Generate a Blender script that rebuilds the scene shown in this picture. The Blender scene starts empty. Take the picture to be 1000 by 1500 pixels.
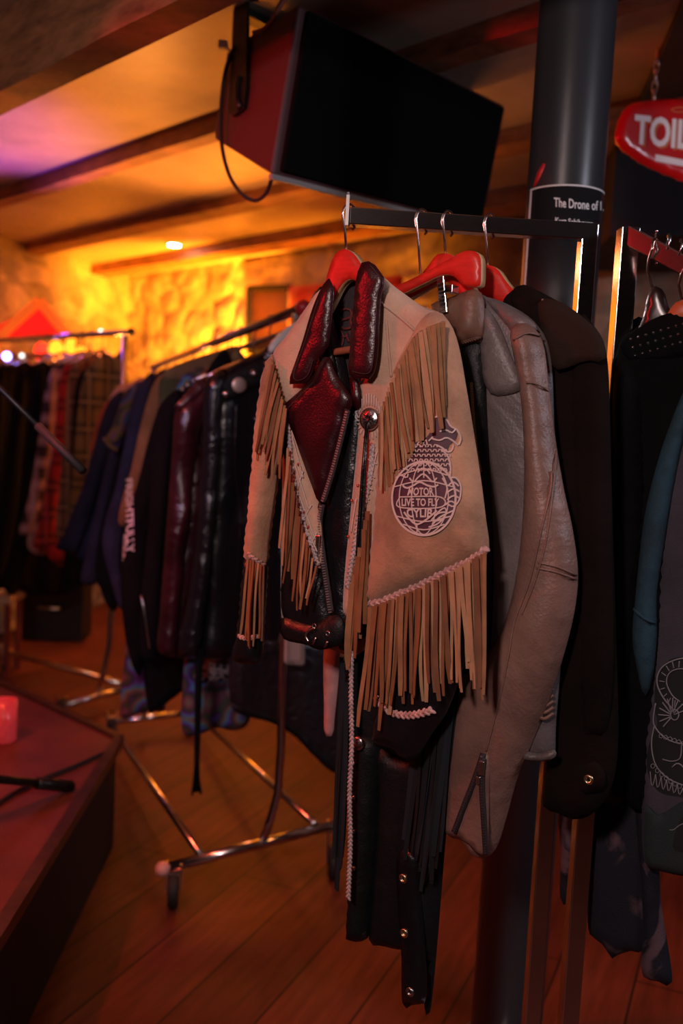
import bpy, bmesh, math, random
import numpy as np
from mathutils import Vector, Matrix, noise
from mathutils.geometry import delaunay_2d_cdt
random.seed(7)
SC = bpy.context.scene
COL = SC.collection
W, H, F = 1000.0, 1500.0, 1400.0          # photograph frame and focal length in pixels
HC = 1.35                                  # eye height of the camera
PITCH, ROLL = math.radians(4.9), math.radians(3.0)
_r = Vector((1, 0, 0)); _f = Vector((0, math.cos(PITCH), -math.sin(PITCH))); _u = _r.cross(_f)
CR = _r * math.cos(ROLL) + _u * math.sin(ROLL)
CU = _u * math.cos(ROLL) - _r * math.sin(ROLL)
CF = _f
CAM = Vector((0, 0, HC))
def ray(px, py):
    return CF + CR * ((px - W / 2) / F) + CU * ((H / 2 - py) / F)
def P(px, py, d):
    return CAM + ray(px, py) * d
def G(px, py, z=0.0):
    r = ray(px, py); return CAM + r * ((z - HC) / r.z)

# ---------------------------------------------------------------- materials
def lin(c):
    return tuple(((x / 12.92) if x <= .04045 else ((x + .055) / 1.055) ** 2.4) for x in c)
def rgb(h):
    return lin(tuple(int(h[i:i + 2], 16) / 255 for i in (0, 2, 4)))
def mat(name, col, rough=.6, metal=0, var=0.0, vs=8, bump=0.0, bs=200, wr=0.0, ws=14, spec=.5, coat=0, sheen=0, emit=None, es=0, stretch=None):
    m = bpy.data.materials.new(name); m.use_nodes = True
    nt = m.node_tree; b = nt.nodes['Principled BSDF']
    if isinstance(col, str): col = rgb(col)
    b.inputs['Base Color'].default_value = (*col, 1)
    b.inputs['Roughness'].default_value = rough; b.inputs['Metallic'].default_value = metal
    b.inputs['Specular IOR Level'].default_value = spec
    b.inputs['Coat Weight'].default_value = coat; b.inputs['Coat Roughness'].default_value = .25
    b.inputs['Sheen Weight'].default_value = sheen
    tc = nt.nodes.new('ShaderNodeTexCoord'); vec = tc.outputs['Object']
    if stretch:
        mp = nt.nodes.new('ShaderNodeMapping'); mp.inputs['Scale'].default_value = stretch
        nt.links.new(vec, mp.inputs['Vector']); vec = mp.outputs['Vector']
    if emit is not None:
        b.inputs['Emission Color'].default_value = (*emit, 1); b.inputs['Emission Strength'].default_value = es
    if var > 0:
        n = nt.nodes.new('ShaderNodeTexNoise'); n.inputs['Scale'].default_value = vs; n.inputs['Detail'].default_value = 6
        n.inputs['Roughness'].default_value = .65
        nt.links.new(vec, n.inputs['Vector'])
        r = nt.nodes.new('ShaderNodeValToRGB')
        r.color_ramp.elements[0].position = .3; r.color_ramp.elements[1].position = .7
        r.color_ramp.elements[0].color = (*[x * (1 - var) for x in col], 1)
        r.color_ramp.elements[1].color = (*[min(1, x * (1 + var)) for x in col], 1)
        nt.links.new(n.outputs['Fac'], r.inputs['Fac']); nt.links.new(r.outputs['Color'], b.inputs['Base Color'])
    prev = None
    if wr > 0:
        n = nt.nodes.new('ShaderNodeTexNoise'); n.inputs['Scale'].default_value = ws; n.inputs['Detail'].default_value = 4
        n.inputs['Distortion'].default_value = .6
        nt.links.new(vec, n.inputs['Vector'])
        bp = nt.nodes.new('ShaderNodeBump'); bp.inputs['Strength'].default_value = wr; bp.inputs['Distance'].default_value = .02
        nt.links.new(n.outputs['Fac'], bp.inputs['Height']); prev = bp.outputs['Normal']
    if bump > 0:
        n = nt.nodes.new('ShaderNodeTexNoise'); n.inputs['Scale'].default_value = bs; n.inputs['Detail'].default_value = 3
        nt.links.new(vec, n.inputs['Vector'])
        bp = nt.nodes.new('ShaderNodeBump'); bp.inputs['Strength'].default_value = bump; bp.inputs['Distance'].default_value = .003
        nt.links.new(n.outputs['Fac'], bp.inputs['Height'])
        if prev is not None: nt.links.new(prev, bp.inputs['Normal'])
        prev = bp.outputs['Normal']
    if prev is not None: nt.links.new(prev, b.inputs['Normal'])
    return m
def emission(name, col, s):
    return mat(name, (.02, .02, .02), .5, emit=col, es=s)
def nodes_of(m):
    nt = m.node_tree; return nt, nt.nodes['Principled BSDF'], [n for n in nt.nodes if n.type == 'TEX_COORD'][0]
def ramp(nt, fac, stops):
    r = nt.nodes.new('ShaderNodeValToRGB'); cr = r.color_ramp
    while len(cr.elements) < len(stops): cr.elements.new(.5)
    for e, (p, c) in zip(cr.elements, stops): e.position = p; e.color = (*c, 1)
    nt.links.new(fac, r.inputs['Fac']); return r
def math_node(nt, op, a, b=None):
    n = nt.nodes.new('ShaderNodeMath'); n.operation = op
    for i, v in enumerate((a, b)):
        if v is None: continue
        if isinstance(v, (int, float)): n.inputs[i].default_value = v
        else: nt.links.new(v, n.inputs[i])
    return n.outputs[0]
def mixc(nt, fac, a, b, mode='MIX'):
    n = nt.nodes.new('ShaderNodeMix'); n.data_type = 'RGBA'; n.blend_type = mode
    for s, v in ((n.inputs[0], fac), (n.inputs[6], a), (n.inputs[7], b)):
        if isinstance(v, (int, float)): s.default_value = v
        elif isinstance(v, tuple): s.default_value = (*v, 1)
        else: nt.links.new(v, s)
    return n.outputs[2]
def plaid(name, base, c1, c2, fx=9, fz=9):
    m = mat(name, base, .9, bump=.3, bs=600)
    nt, b, tc = nodes_of(m)
    sp = nt.nodes.new('ShaderNodeSeparateXYZ'); nt.links.new(tc.outputs['Object'], sp.inputs[0])
    def band(o, f, w):
        return math_node(nt, 'GREATER_THAN', math_node(nt, 'SINE', math_node(nt, 'MULTIPLY', o, f * 6.283)), w)
    bx, bz = band(sp.outputs['X'], fx, 0.0), band(sp.outputs['Z'], fz, 0.0)
    c = mixc(nt, math_node(nt, 'MULTIPLY', bx, .6), base, c1)
    c = mixc(nt, math_node(nt, 'MULTIPLY', bz, .6), c, c1)
    tx, tz = band(sp.outputs['X'], fx, .96), band(sp.outputs['Z'], fz, .96)
    c = mixc(nt, math_node(nt, 'MULTIPLY', math_node(nt, 'MAXIMUM', tx, tz), .7), c, c2)
    nt.links.new(c, b.inputs['Base Color']); return m
def psychedelic(name, cols, sc=9):
    m = mat(name, cols[0], .8)
    nt, b, tc = nodes_of(m)
    v = nt.nodes.new('ShaderNodeTexVoronoi'); v.inputs['Scale'].default_value = sc
    nt.links.new(tc.outputs['Object'], v.inputs['Vector'])
    w = math_node(nt, 'FRACT', math_node(nt, 'MULTIPLY', v.outputs['Distance'], 2.2))
    n = len(cols)
    r = ramp(nt, w, [(i / n, c) for i, c in enumerate(cols)])
    r.color_ramp.interpolation = 'B_SPLINE'
    nt.links.new(r.outputs['Color'], b.inputs['Base Color']); return m

# ---------------------------------------------------------------- objects
def thing(name, label, cat, loc, az=0.0, group=None):
    o = bpy.data.objects.new(name, None); COL.objects.link(o); o.empty_display_size = .05
    o.matrix_world = Matrix.Translation(loc) @ Matrix.Rotation(az, 4, 'Z')
    o['label'] = label; o['category'] = cat
    if group: o['group'] = group
    o['kind'] = 'thing'
    return o
def world_of(o):
    m = o.matrix_basis.copy(); p = o.parent
    while p is not None: m = p.matrix_basis @ m; p = p.parent
    return m
def obj(name, verts, faces, m, parent=None, smooth=True, label=None):
    me = bpy.data.meshes.new(name)
    if parent is not None:
        inv = world_of(parent).inverted(); verts = [inv @ Vector(v) for v in verts]
    me.from_pydata([tuple(v) for v in verts], [], [tuple(f) for f in faces]); me.update()
    if smooth: me.polygons.foreach_set('use_smooth', [True] * len(me.polygons))
    if isinstance(m, (list, tuple)):
        for x in m: me.materials.append(x)
    else: me.materials.append(m)
    o = bpy.data.objects.new(name, me); COL.objects.link(o)
    if parent is not None: o.parent = parent
    if label: o['label'] = label
    return o
def solo(o, label, cat, group=None):
    """A thing that is a single mesh: move its origin to its own middle and describe it."""
    vs = [v.co for v in o.data.vertices]
    c = sum(vs, Vector()) / len(vs)
    o.data.transform(Matrix.Translation(-c)); o.location = c
    o['label'] = label; o['category'] = cat; o['kind'] = 'thing'
    if group: o['group'] = group
    return o
def struct(name, verts, faces, m, smooth=False):
    o = obj(name, verts, faces, m, None, smooth); o['kind'] = 'structure'; return o
class MB:
    """Collects shapes that belong to one mesh."""
    def __init__(s): s.v = []; s.f = []
    def add(s, v, f):
        b = len(s.v); s.v += [Vector(x) for x in v]; s.f += [tuple(i + b for i in q) for q in f]; return s
    def box(s, c, sx, sy, sz, M=None):
        vs = [Vector((x * sx / 2, y * sy / 2, z * sz / 2)) for x in (-1, 1) for y in (-1, 1) for z in (-1, 1)]
        if M is not None: vs = [M @ v for v in vs]
        vs = [v + Vector(c) for v in vs]
        return s.add(vs, [(0, 1, 3, 2), (4, 6, 7, 5), (0, 4, 5, 1), (2, 3, 7, 6), (0, 2, 6, 4), (1, 5, 7, 3)])
    def tube(s, pts, r, n=10, cap=True, square=False, flat=1.0, refv=None):
        pts = [Vector(p) for p in pts]; rs = r if isinstance(r, (list, tuple)) else [r] * len(pts)
        n = 4 if square else n; vs = []; fs = []
        t0 = (pts[1] - pts[0]).normalized()
        ref = refv or (Vector((0, 0, 1)) if abs(t0.z) < .9 else Vector((1, 0, 0)))
        a = (ref - t0 * ref.dot(t0)).normalized()
        for i, p in enumerate(pts):
            t = (pts[min(i + 1, len(pts) - 1)] - pts[max(i - 1, 0)]).normalized()
            a = (a - t * a.dot(t)).normalized(); b = t.cross(a)
            k = rs[i] * (math.sqrt(2) if square else 1)
            if square and 0 < i < len(pts) - 1:
                d1 = (p - pts[i - 1]).normalized(); c = max(.3, d1.dot(t)); 
            else: c = 1
            for j in range(n):
                th = 2 * math.pi * (j + (.5 if square else 0)) / n
                vs.append(p + (a * math.cos(th) / c + b * math.sin(th) * flat) * k)
        for i in range(len(pts) - 1):
            for j in range(n):
                fs.append((i * n + j, i * n + (j + 1) % n, (i + 1) * n + (j + 1) % n, (i + 1) * n + j))
        if cap: fs.append(tuple(range(n - 1, -1, -1))); fs.append(tuple(range((len(pts) - 1) * n, len(pts) * n)))
        return s.add(vs, fs)
    def ball(s, c, r, M=None, seg=12, ring=8, sq=(1, 1, 1)):
        vs = [Vector((0, 0, 1))]; fs = []
        for i in range(1, ring):
            a = math.pi * i / ring
            for j in range(seg):
                b = 2 * math.pi * j / seg; vs.append(Vector((math.sin(a) * math.cos(b), math.sin(a) * math.sin(b), math.cos(a))))
        vs.append(Vector((0, 0, -1))); L = len(vs) - 1
        for j in range(seg):
            fs.append((0, 1 + j, 1 + (j + 1) % seg)); fs.append((L, L - seg + (j + 1) % seg, L - seg + j))
            for i in range(ring - 2):
                p = 1 + i * seg; fs.append((p + j, p + seg + j, p + seg + (j + 1) % seg, p + (j + 1) % seg))
        vs = [Vector((v.x * sq[0], v.y * sq[1], v.z * sq[2])) * r for v in vs]
        if M is not None: vs = [M @ v for v in vs]
        return s.add([v + Vector(c) for v in vs], fs)
    def lathe(s, c, axis, prof, n=20):
        """prof: (radius, height along axis) pairs"""
        ax = Vector(axis).normalized(); a = ax.orthogonal().normalized(); b = ax.cross(a); vs = []; fs = []
        for r, h in prof:
            for j in range(n):
                t = 2 * math.pi * j / n; vs.append(Vector(c) + ax * h + (a * math.cos(t) + b * math.sin(t)) * max(r, 1e-5))
        for i in range(len(prof) - 1):
            for j in range(n): fs.append((i * n + j, i * n + (j + 1) % n, (i + 1) * n + (j + 1) % n, (i + 1) * n + j))
        fs.append(tuple(range(n - 1, -1, -1))); fs.append(tuple(range((len(prof) - 1) * n, len(prof) * n)))
        return s.add(vs, fs)
    def prism(s, pts, off):
        """closed polygon of 3D points extruded by the vector off"""
        n = len(pts); off = Vector(off)
        return s.add([Vector(p) for p in pts] + [Vector(p) + off for p in pts],
                     [tuple(range(n)), tuple(range(2 * n - 1, n - 1, -1))] + [(i, n + i, n + (i + 1) % n, (i + 1) % n) for i in range(n)])
    def build(s, name, m, parent=None, smooth=True, label=None):
        return obj(name, s.v, s.f, m, parent, smooth, label)

def bevel(o, w=.003, seg=2):
    md = o.modifiers.new('edge', 'BEVEL'); md.width = w; md.segments = seg; md.limit_method = 'ANGLE'
    return o

# ---------------------------------------------------------------- hanging cloth
class Frame:
    """Vertical plane in which a garment hangs: u runs along the shoulders, n points to the room."""
    def __init__(s, origin, az):
        s.o = Vector(origin); s.az = math.radians(az)
        s.u = Vector((math.cos(s.az), math.sin(s.az), 0)); s.n = Vector((math.sin(s.az), -math.cos(s.az), 0))
    def uv(s, px, py, off=0.0):
        r = ray(px, py); t = ((s.o + s.n * off) - CAM).dot(s.n) / r.dot(s.n); p = CAM + r * t
        q = p - s.o; return (q.dot(s.u), q.z)
    def pt(s, u, v, h=0.0): return s.o + s.u * u + Vector((0, 0, v)) + s.n * h
    def hit(s, px, py, off=0.0): u, v = s.uv(px, py, off); return s.pt(u, v, off)
def smooth_loop(pts, k=5, closed=True):
    n = len(pts); out = []
    rng = n if closed else n - 1
    for i in range(rng):
        g = (lambda j: pts[j % n]) if closed else (lambda j: pts[max(0, min(n - 1, j))])
        p0, p1, p2, p3 = g(i - 1), g(i), g(i + 1), g(i + 2)
        for j in range(k):
            t = j / k
            out.append(tuple(.5 * (2 * b + (c - a) * t + (2 * a - 5 * b + 4 * c - d) * t * t + (3 * b - a - 3 * c + d) * t ** 3) for a, b, c, d in zip(p0, p1, p2, p3)))
    if not closed: out.append(tuple(pts[-1]))
    return out
def resample(pts, step, closed=True):
    pts = [np.array(p, float) for p in pts]
    if closed: pts = pts + [pts[0]]
    out = [pts[0]]; acc = 0.0
    for a, b in zip(pts, pts[1:]):
        L = np.linalg.norm(b - a)
        if L < 1e-9: continue
        t = step - acc
        while t <= L:
            out.append(a + (b - a) * t / L); t += step
        acc = (acc + L) % step
    if closed and len(out) > 3 and np.linalg.norm(out[-1] - out[0]) < .5 * step: out.pop()
    if not closed: out.append(pts[-1])
    return np.array(out)
def inside(poly, q):
    if len(q) == 1:
        x, y = q[0]; b = np.roll(poly, 1, 0); xi, yi, xj, yj = poly[:, 0], poly[:, 1], b[:, 0], b[:, 1]
        c = ((yi > y) != (yj > y)) & (x < (xj - xi) * (y - yi) / (yj - yi + 1e-12) + xi)
        return np.array([bool(c.sum() % 2)])
    x, y = q[:, 0], q[:, 1]; res = np.zeros(len(q), bool); n = len(poly); j = n - 1
    for i in range(n):
        xi, yi = poly[i]; xj, yj = poly[j]
        c = ((yi > y) != (yj > y)) & (x < (xj - xi) * (y - yi) / (yj - yi + 1e-12) + xi)
        res ^= c; j = i
    return res
def seg_dist(poly, q):
    a = poly; b = np.roll(poly, -1, 0); d = b - a; L = (d ** 2).sum(1) + 1e-12
    if len(q) == 1:
        w = q[0] - a; t = np.clip((w * d).sum(1) / L, 0, 1); e = w - t[:, None] * d
        return np.array([math.sqrt((e ** 2).sum(1).min())])
    best = np.full(len(q), 1e9)
    for i in range(len(a)):
        t = np.clip(((q - a[i]) @ d[i]) / L[i], 0, 1); e = q - (a[i] + t[:, None] * d[i])
        best = np.minimum(best, (e ** 2).sum(1))
    return np.sqrt(best)
def triangulate(poly, step):
    lo, hi = poly.min(0), poly.max(0); gx = np.arange(lo[0], hi[0], step); gy = np.arange(lo[1], hi[1], step * .87)
    q = np.array([(x + (i % 2) * step / 2, y) for i, y in enumerate(gy) for x in gx]).reshape(-1, 2)
    if len(q):
        q = q[inside(poly, q)]
        if len(q): q = q[seg_dist(poly, q) > .55 * step]
    nb = len(poly); allp = [Vector((float(x), float(y))) for x, y in poly] + [Vector((float(x), float(y))) for x, y in q]
    r = delaunay_2d_cdt(allp, [], [list(range(nb))], 1, 1e-6)
    return np.array([tuple(v) for v in r[0]]), [tuple(f) for f in r[2]]
def folds(amp=.004, fx=14, slant=.3, seed=1, fz=2.5, grow=0.0):
    rs = np.random.RandomState(seed); ph = rs.rand(6) * 6.28; k = rs.uniform(.7, 1.4, 3)
    def f(u, v):
        w = .0
        for i in range(3):
            w = w + np.sin(6.283 * fx * k[i] * (u + slant * (i - 1) * v + .012 * np.sin(6.283 * fz * v + ph[i])) + ph[i + 3]) / (1 + .5 * i)
        m = .55 + .45 * np.sin(6.283 * fz * .6 * v + 4 * u + ph[0])
        return amp * w * m * (1 + grow * np.clip(-v, 0, 2))
    return f
class Panel:
    """A stuffed cloth shape in a garment's plane, with a rounded edge, a front and a back."""
    def __init__(s, fr, outline, T=.02, R=.04, step=.013, off=0.0, fold=None, Tb=None, sharp=False, bend=None, edge=.0015):
        s.fr = fr; s.T = T; s.R = R; s.off = off; s.fold = fold; s.Tb = T if Tb is None else Tb; s.bend = bend
        loop = outline if sharp else smooth_loop(outline, 5)
        uv = [fr.uv(x, y, off) for x, y in loop]
        s.poly = resample(uv, step if not sharp else step * .8); s.step = step; s.edge = edge
    def prof(s, d):
        x = np.clip(d / s.R, 0, 1); return np.sqrt(1 - (1 - x) ** 2)
    def height(s, q):
        d = seg_dist(s.poly, q); d = np.where(inside(s.poly, q), d, 0); p = s.prof(d)
        h = s.off + s.edge + s.T * p
        if s.fold is not None: h = h + s.fold(q[:, 0], q[:, 1]) * p
        if s.bend is not None: h = h + s.bend(q[:, 0], q[:, 1])
        return h
    def surf(s, px, py, lift=0.0):
        h = s.off + s.T * .8
        for _ in range(12):
            u, v = s.fr.uv(px, py, h); h = .5 * h + .5 * (float(s.height(np.array([[u, v]]))[0]) + lift)
        u, v = s.fr.uv(px, py, h); return s.fr.pt(u, v, h)
    def build(s, name, m, parent, label=None):
        q, tri = triangulate(s.poly, s.step)
        d = seg_dist(s.poly, q); onb = d < 1e-5; p = s.prof(d)
        front = s.height(q); front[onb] = s.off + s.edge + (s.bend(q[onb, 0], q[onb, 1]) if s.bend is not None else 0)
        back = s.off - s.edge - s.Tb * p
        if s.bend is not None: back = back + s.bend(q[:, 0], q[:, 1])
        if s.fold is not None: back = np.minimum(back, front - .001)
        N = len(q); fr = s.fr
        vs = [fr.pt(a, b, h) for (a, b), h in zip(q, front)] + [fr.pt(a, b, h) for (a, b), h in zip(q, back)]
        fs = []; ed = {}
        for t in tri:
            a = q[t[0]]; b = q[t[1]]; c = q[t[2]]
            cr = (b[0] - a[0]) * (c[1] - a[1]) - (b[1] - a[1]) * (c[0] - a[0])
            t = t if cr > 0 else t[::-1]
            fs.append(t); fs.append(tuple(i + N for i in t[::-1]))
            for i in range(3):
                e = (t[i], t[(i + 1) % 3]); ed[e] = 1
        for (a, b) in list(ed):
            if (b, a) not in ed: fs.append((b, a, a + N, b + N))
        s.ob = obj(name, vs, fs, m, parent, True, label); return s.ob
def decal(pan, outline, lift=.0012, step=.008, sharp=False, th=.0006):
    """A thin patch lying on a panel's front: returns verts, faces"""
    loop = outline if sharp else smooth_loop(outline, 5)
    poly = resample(loop, step * 900); q, tri = triangulate(poly, step * 900)
    vs = [pan.surf(x, y, lift) for x, y in q]; N = len(vs); n = pan.fr.n
    return vs + [v - n * th for v in vs], [t for t in tri] + [tuple(i + N for i in t[::-1]) for t in tri]
def ribbon(mb, pts, w, n, th=.0012, up=None):
    """flat strip along 3D points with width w lying across direction n"""
    pts = [Vector(p) for p in pts]; ws = w if isinstance(w, (list, tuple)) else [w] * len(pts); vs = []; fs = []
    for i, p in enumerate(pts):
        t = (pts[min(i + 1, len(pts) - 1)] - pts[max(i - 1, 0)]).normalized()
        nn = n[i] if isinstance(n, list) else n
        s = t.cross(nn).normalized(); k = s.cross(t).normalized()
        for a, b in ((-1, 0), (1, 0), (1, 1), (-1, 1)): vs.append(p + s * (a * ws[i] / 2) + k * (b * th))
    for i in range(len(pts) - 1):
        for j in range(4): fs.append((i * 4 + j, i * 4 + (j + 1) % 4, i * 4 + 4 + (j + 1) % 4, i * 4 + 4 + j))
    fs.append((3, 2, 1, 0)); L = 4 * (len(pts) - 1); fs.append((L, L + 1, L + 2, L + 3))
    return mb.add(vs, fs)
def line_on(mb, pan, pxs, w, lift=.001, th=.0012, smooth=True, step=6):
    pl = smooth_loop(pxs, 6, False) if smooth and len(pxs) > 2 else pxs
    pl = resample(pl, step, False)
    ribbon(mb, [pan.surf(x, y, lift) for x, y in pl], w, pan.fr.n, th)
def strand(parent, pts, w, n, m, name='fringe_strand', seed=0):
    rs = random.Random(seed); mb = MB(); k = 7; P3 = [Vector(p) for p in pts]
    def at(t):
        x = t * (len(P3) - 1); i = min(int(x), len(P3) - 2); return P3[i].lerp(P3[i + 1], x - i)
    side = n.cross(Vector((0, 0, 1))); L = (P3[-1] - P3[0]).length; ph = rs.random() * 6.28; am = rs.uniform(.004, .03) * L
    tw = rs.uniform(-.7, .7); pp = []; nn = []
    for i in range(k + 1):
        t = i / k
        pp.append(at(t) + side * am * math.sin(ph + 3.5 * t) * t + n * (.003 * math.sin(ph * 2 + 4 * t) * t))
        nn.append((n + side * tw * t).normalized())
    ribbon(mb, pp, [w] * k + [w * .75], nn, .0014)
    return mb.build(name, m, parent, False)
def braid(mb, pan, pxs, w=.008, lift=.002, step=None):
    pl = resample(smooth_loop(pxs, 8, False), 2, False); p3 = [pan.surf(x, y, lift) for x, y in pl[::2]]
    braid3(mb, p3, w, pan.fr.n)
def braid3(mb, p3, w, n):
    step = w * .42; acc = 0; k = 0
    ribbon(mb, [p - n * .001 for p in p3], w * .8, n, .0015)
    for a, b in zip(p3, p3[1:]):
        L = (b - a).length; t = step - acc
        while t <= L:
            p = a.lerp(b, t / L); d = (b - a).normalized(); s = d.cross(n).normalized(); sg = 1 if k % 2 else -1
            ax = (d * .75 + s * sg * .75).normalized(); ay = n.cross(ax).normalized()
            M = Matrix((ax, ay, n)).transposed()
            mb.ball(p + s * sg * w * .2, w * .56, M, 8, 5, (1.0, .48, .5)); k += 1; t += step
        acc = (acc + L) % step
_tc = {}
def text2d(txt, bold=0.0):
    if (txt, bold) in _tc: return _tc[txt, bold]
    cu = bpy.data.curves.new('lettering', 'FONT'); cu.body = txt; cu.offset = bold; cu.resolution_u = 3
    o = bpy.data.objects.new('lettering', cu); COL.objects.link(o)
    dg = bpy.context.evaluated_depsgraph_get(); dg.update(); me = o.evaluated_get(dg).to_mesh()
    v = np.array([(p.co.x, p.co.y) for p in me.vertices]); f = [tuple(p.vertices) for p in me.polygons]
    o.evaluated_get(dg).to_mesh_clear(); bpy.data.objects.remove(o); bpy.data.curves.remove(cu)
    lo, hi = v.min(0), v.max(0); v = (v - lo) / (hi - lo)
    _tc[txt, bold] = (v, f); return v, f
def text_quad(mb, txt, quad, to3, bold=.02):
    """letters stretched over a px quad (bottom left, bottom right, top right, top left), each point carried to 3D by to3"""
    v, f = text2d(txt, bold); a, b, c, d = [np.array(q, float) for q in quad]; out = []
    for x, y in v:
        p = (a * (1 - x) + b * x) * (1 - y) + (d * (1 - x) + c * x) * y; out.append(to3(p[0], p[1]))
    mb.add(out, f)
# ---------------------------------------------------------------- palette
CHROME = mat('chrome', (.62, .62, .64), .16, 1.0, bump=.05, bs=60)
STEEL = mat('worn_steel', (.5, .48, .47), .28, 1.0)
BLACKMETAL = mat('black_metal', (.015, .014, .014), .35, .4)
BLACKPAINT = mat('black_paint', (.012, .012, .014), .38, bump=.06, bs=90)
RUBBER = mat('black_rubber', (.012, .012, .012), .7)
WHITEPLASTIC = mat('white_plastic', (.7, .68, .66), .4)
REDWOOD = mat('red_varnished_wood', (.62, .02, .012), .38, var=.15, vs=30, stretch=(1, 1, 6))
BAREWOOD = mat('bare_wood', (.55, .33, .16), .5, var=.2, vs=30)
WIRE = mat('hook_wire', (.75, .55, .5), .22, 1.0)

# ---------------------------------------------------------------- room shell
ZC = 2.38
K = P(190, 410, 7.0)
eb = ray(-820, 545); eb = -Vector((eb.x, eb.y, 0)).normalized()      # along the back wall, towards the right
el = ray(948, 650); el = -Vector((el.x, el.y, 0)).normalized()       # along the left wall, towards the viewer
K0 = Vector((K.x, K.y, 0))
STONE = mat('rubble_stone', (.5, .42, .32), .85, var=.4, vs=5, bump=.6, bs=60)
nt, b, tc = nodes_of(STONE)
v = nt.nodes.new('ShaderNodeTexVoronoi'); v.inputs['Scale'].default_value = 4.5
mp = nt.nodes.new('ShaderNodeMapping'); mp.inputs['Scale'].default_value = (1, 1, 1.9)
nt.links.new(tc.outputs['Object'], mp.inputs[0]); nt.links.new(mp.outputs[0], v.inputs['Vector'])
src = b.inputs['Base Color'].links[0].from_socket
hs = nt.nodes.new('ShaderNodeSeparateColor'); nt.links.new(v.outputs['Color'], hs.inputs[0])
mul = math_node(nt, 'ADD', math_node(nt, 'MULTIPLY', hs.outputs[0], .5), .65)
cc = nt.nodes.new('ShaderNodeCombineColor')
for i in range(3): nt.links.new(mul, cc.inputs[i])
nt.links.new(mixc(nt, 1.0, src, cc.outputs[0], 'MULTIPLY'), b.inputs['Base Color'])
def stone_wall(name, a, d, L, z1, nrm, nx):
    nz = int(z1 / L * nx); vs = []; fs = []
    for j in range(nz + 1):
        for i in range(nx + 1):
            p = a + d * (L * i / nx) + Vector((0, 0, z1 * j / nz))
            q = Vector((L * i / nx * 3.6, z1 * j / nz * 6.2, 3.1)) + noise.noise_vector(p * 2.2) * .25
            dist = noise.voronoi(q)[0]; e = dist[1] - dist[0]
            h = .024 * min(1, e * 3.0) + .02 * noise.noise(p * 5) + .012 * noise.noise(p * 14)
            vs.append(p + nrm * h)
    for j in range(nz):
        for i in range(nx): k = j * (nx + 1) + i; fs.append((k, k + 1, k + nx + 2, k + nx + 1))
    return struct(name, vs, fs, STONE, True)
nb = Vector((-eb.y, eb.x, 0)); nb = nb if nb.dot(Vector((0, -1, 0))) > 0 else -nb
nl = Vector((-el.y, el.x, 0)); nl = nl if nl.x > 0 else -nl
stone_wall('wall_back', K0, eb, 5.6, ZC, nb, 190)
stone_wall('wall_left', K0, el, 6.5, ZC, nl, 170)
WR = K0 + eb * 5.6
DARKWALL = mat('dark_painted_wall', (.02, .016, .022), .8, var=.3, vs=3)
RB = Vector((WR.x + .5, -2.4, 0)); LB = K0 + el * 6.5; LB2 = Vector((LB.x - .3, -2.4, 0))
def wall_slab(name, a, c, th):
    d = (c - a).normalized(); n_ = Vector((-d.y, d.x, 0)) * th
    mb = MB(); mb.prism([a, c, c + Vector((0, 0, ZC)), a + Vector((0, 0, ZC))], n_)
    return struct(name, mb.v, mb.f, DARKWALL)
wall_slab('wall_right', WR, RB, .08)
wall_slab('wall_front', RB, LB2, -.08)
if LB.y > LB2.y: wall_slab('wall_side', LB2, LB, .08)
# floor of long boards
FLOORM = mat('floor_boards', (.1, .04, .02), .55, spec=.22, bump=.12, bs=40)
nt, b, tc = nodes_of(FLOORM)
fd = ray(1120, 662); fang = math.atan2(fd.y, fd.x)
mp = nt.nodes.new('ShaderNodeMapping'); mp.inputs['Rotation'].default_value = (0, 0, -fang)
nt.links.new(tc.outputs['Object'], mp.inputs[0])
br = nt.nodes.new('ShaderNodeTexBrick'); nt.links.new(mp.outputs[0], br.inputs['Vector'])
br.inputs['Scale'].default_value = 1; br.inputs['Brick Width'].default_value = 1.5; br.inputs['Row Height'].default_value = .19
br.inputs['Mortar Size'].default_value = .0035; br.inputs['Mortar Smooth'].default_value = .3
br.inputs['Color1'].default_value = (.15, .036, .019, 1); br.inputs['Color2'].default_value = (.10, .024, .013, 1)
br.inputs['Mortar'].default_value = (.022, .01, .006, 1); br.offset = .37
gm = nt.nodes.new('ShaderNodeMapping'); gm.inputs['Scale'].default_value = (1.2, 14, 1); nt.links.new(mp.outputs[0], gm.inputs[0])
g = nt.nodes.new('ShaderNodeTexNoise'); g.inputs['Scale'].default_value = 3; g.inputs['Detail'].default_value = 8; nt.links.new(gm.outputs[0], g.inputs[0])
g2 = nt.nodes.new('ShaderNodeTexNoise'); g2.inputs['Scale'].default_value = 2.2; g2.inputs['Detail'].default_value = 5; nt.links.new(mp.outputs[0], g2.inputs[0])
gr = ramp(nt, g.outputs['Fac'], [(.25, (.55, .55, .55)), (.75, (1.25, 1.25, 1.25))])
gr2 = ramp(nt, g2.outputs['Fac'], [(.3, (.6, .6, .6)), (.7, (1.2, 1.2, 1.2))])
c = mixc(nt, 1.0, br.outputs['Color'], gr.outputs['Color'], 'MULTIPLY'); c = mixc(nt, 1.0, c, gr2.outputs['Color'], 'MULTIPLY')
nt.links.new(c, b.inputs['Base Color'])
x0, x1, y0, y1 = -8.5, 4.5, -2.6, 9.5
mb = MB(); mb.box(((x0 + x1) / 2, (y0 + y1) / 2, -.03), x1 - x0, y1 - y0, .06); struct('floor', mb.v, mb.f, FLOORM)
CEILM = mat('varnished_ceiling', (.5, .4, .3), .33, var=.25, vs=2.5, bump=.25, bs=3, spec=.5)
mb = MB(); mb.box(((x0 + x1) / 2, (y0 + y1) / 2, ZC + .03), x1 - x0, y1 - y0, .06); struct('ceiling', mb.v, mb.f, CEILM)
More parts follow.
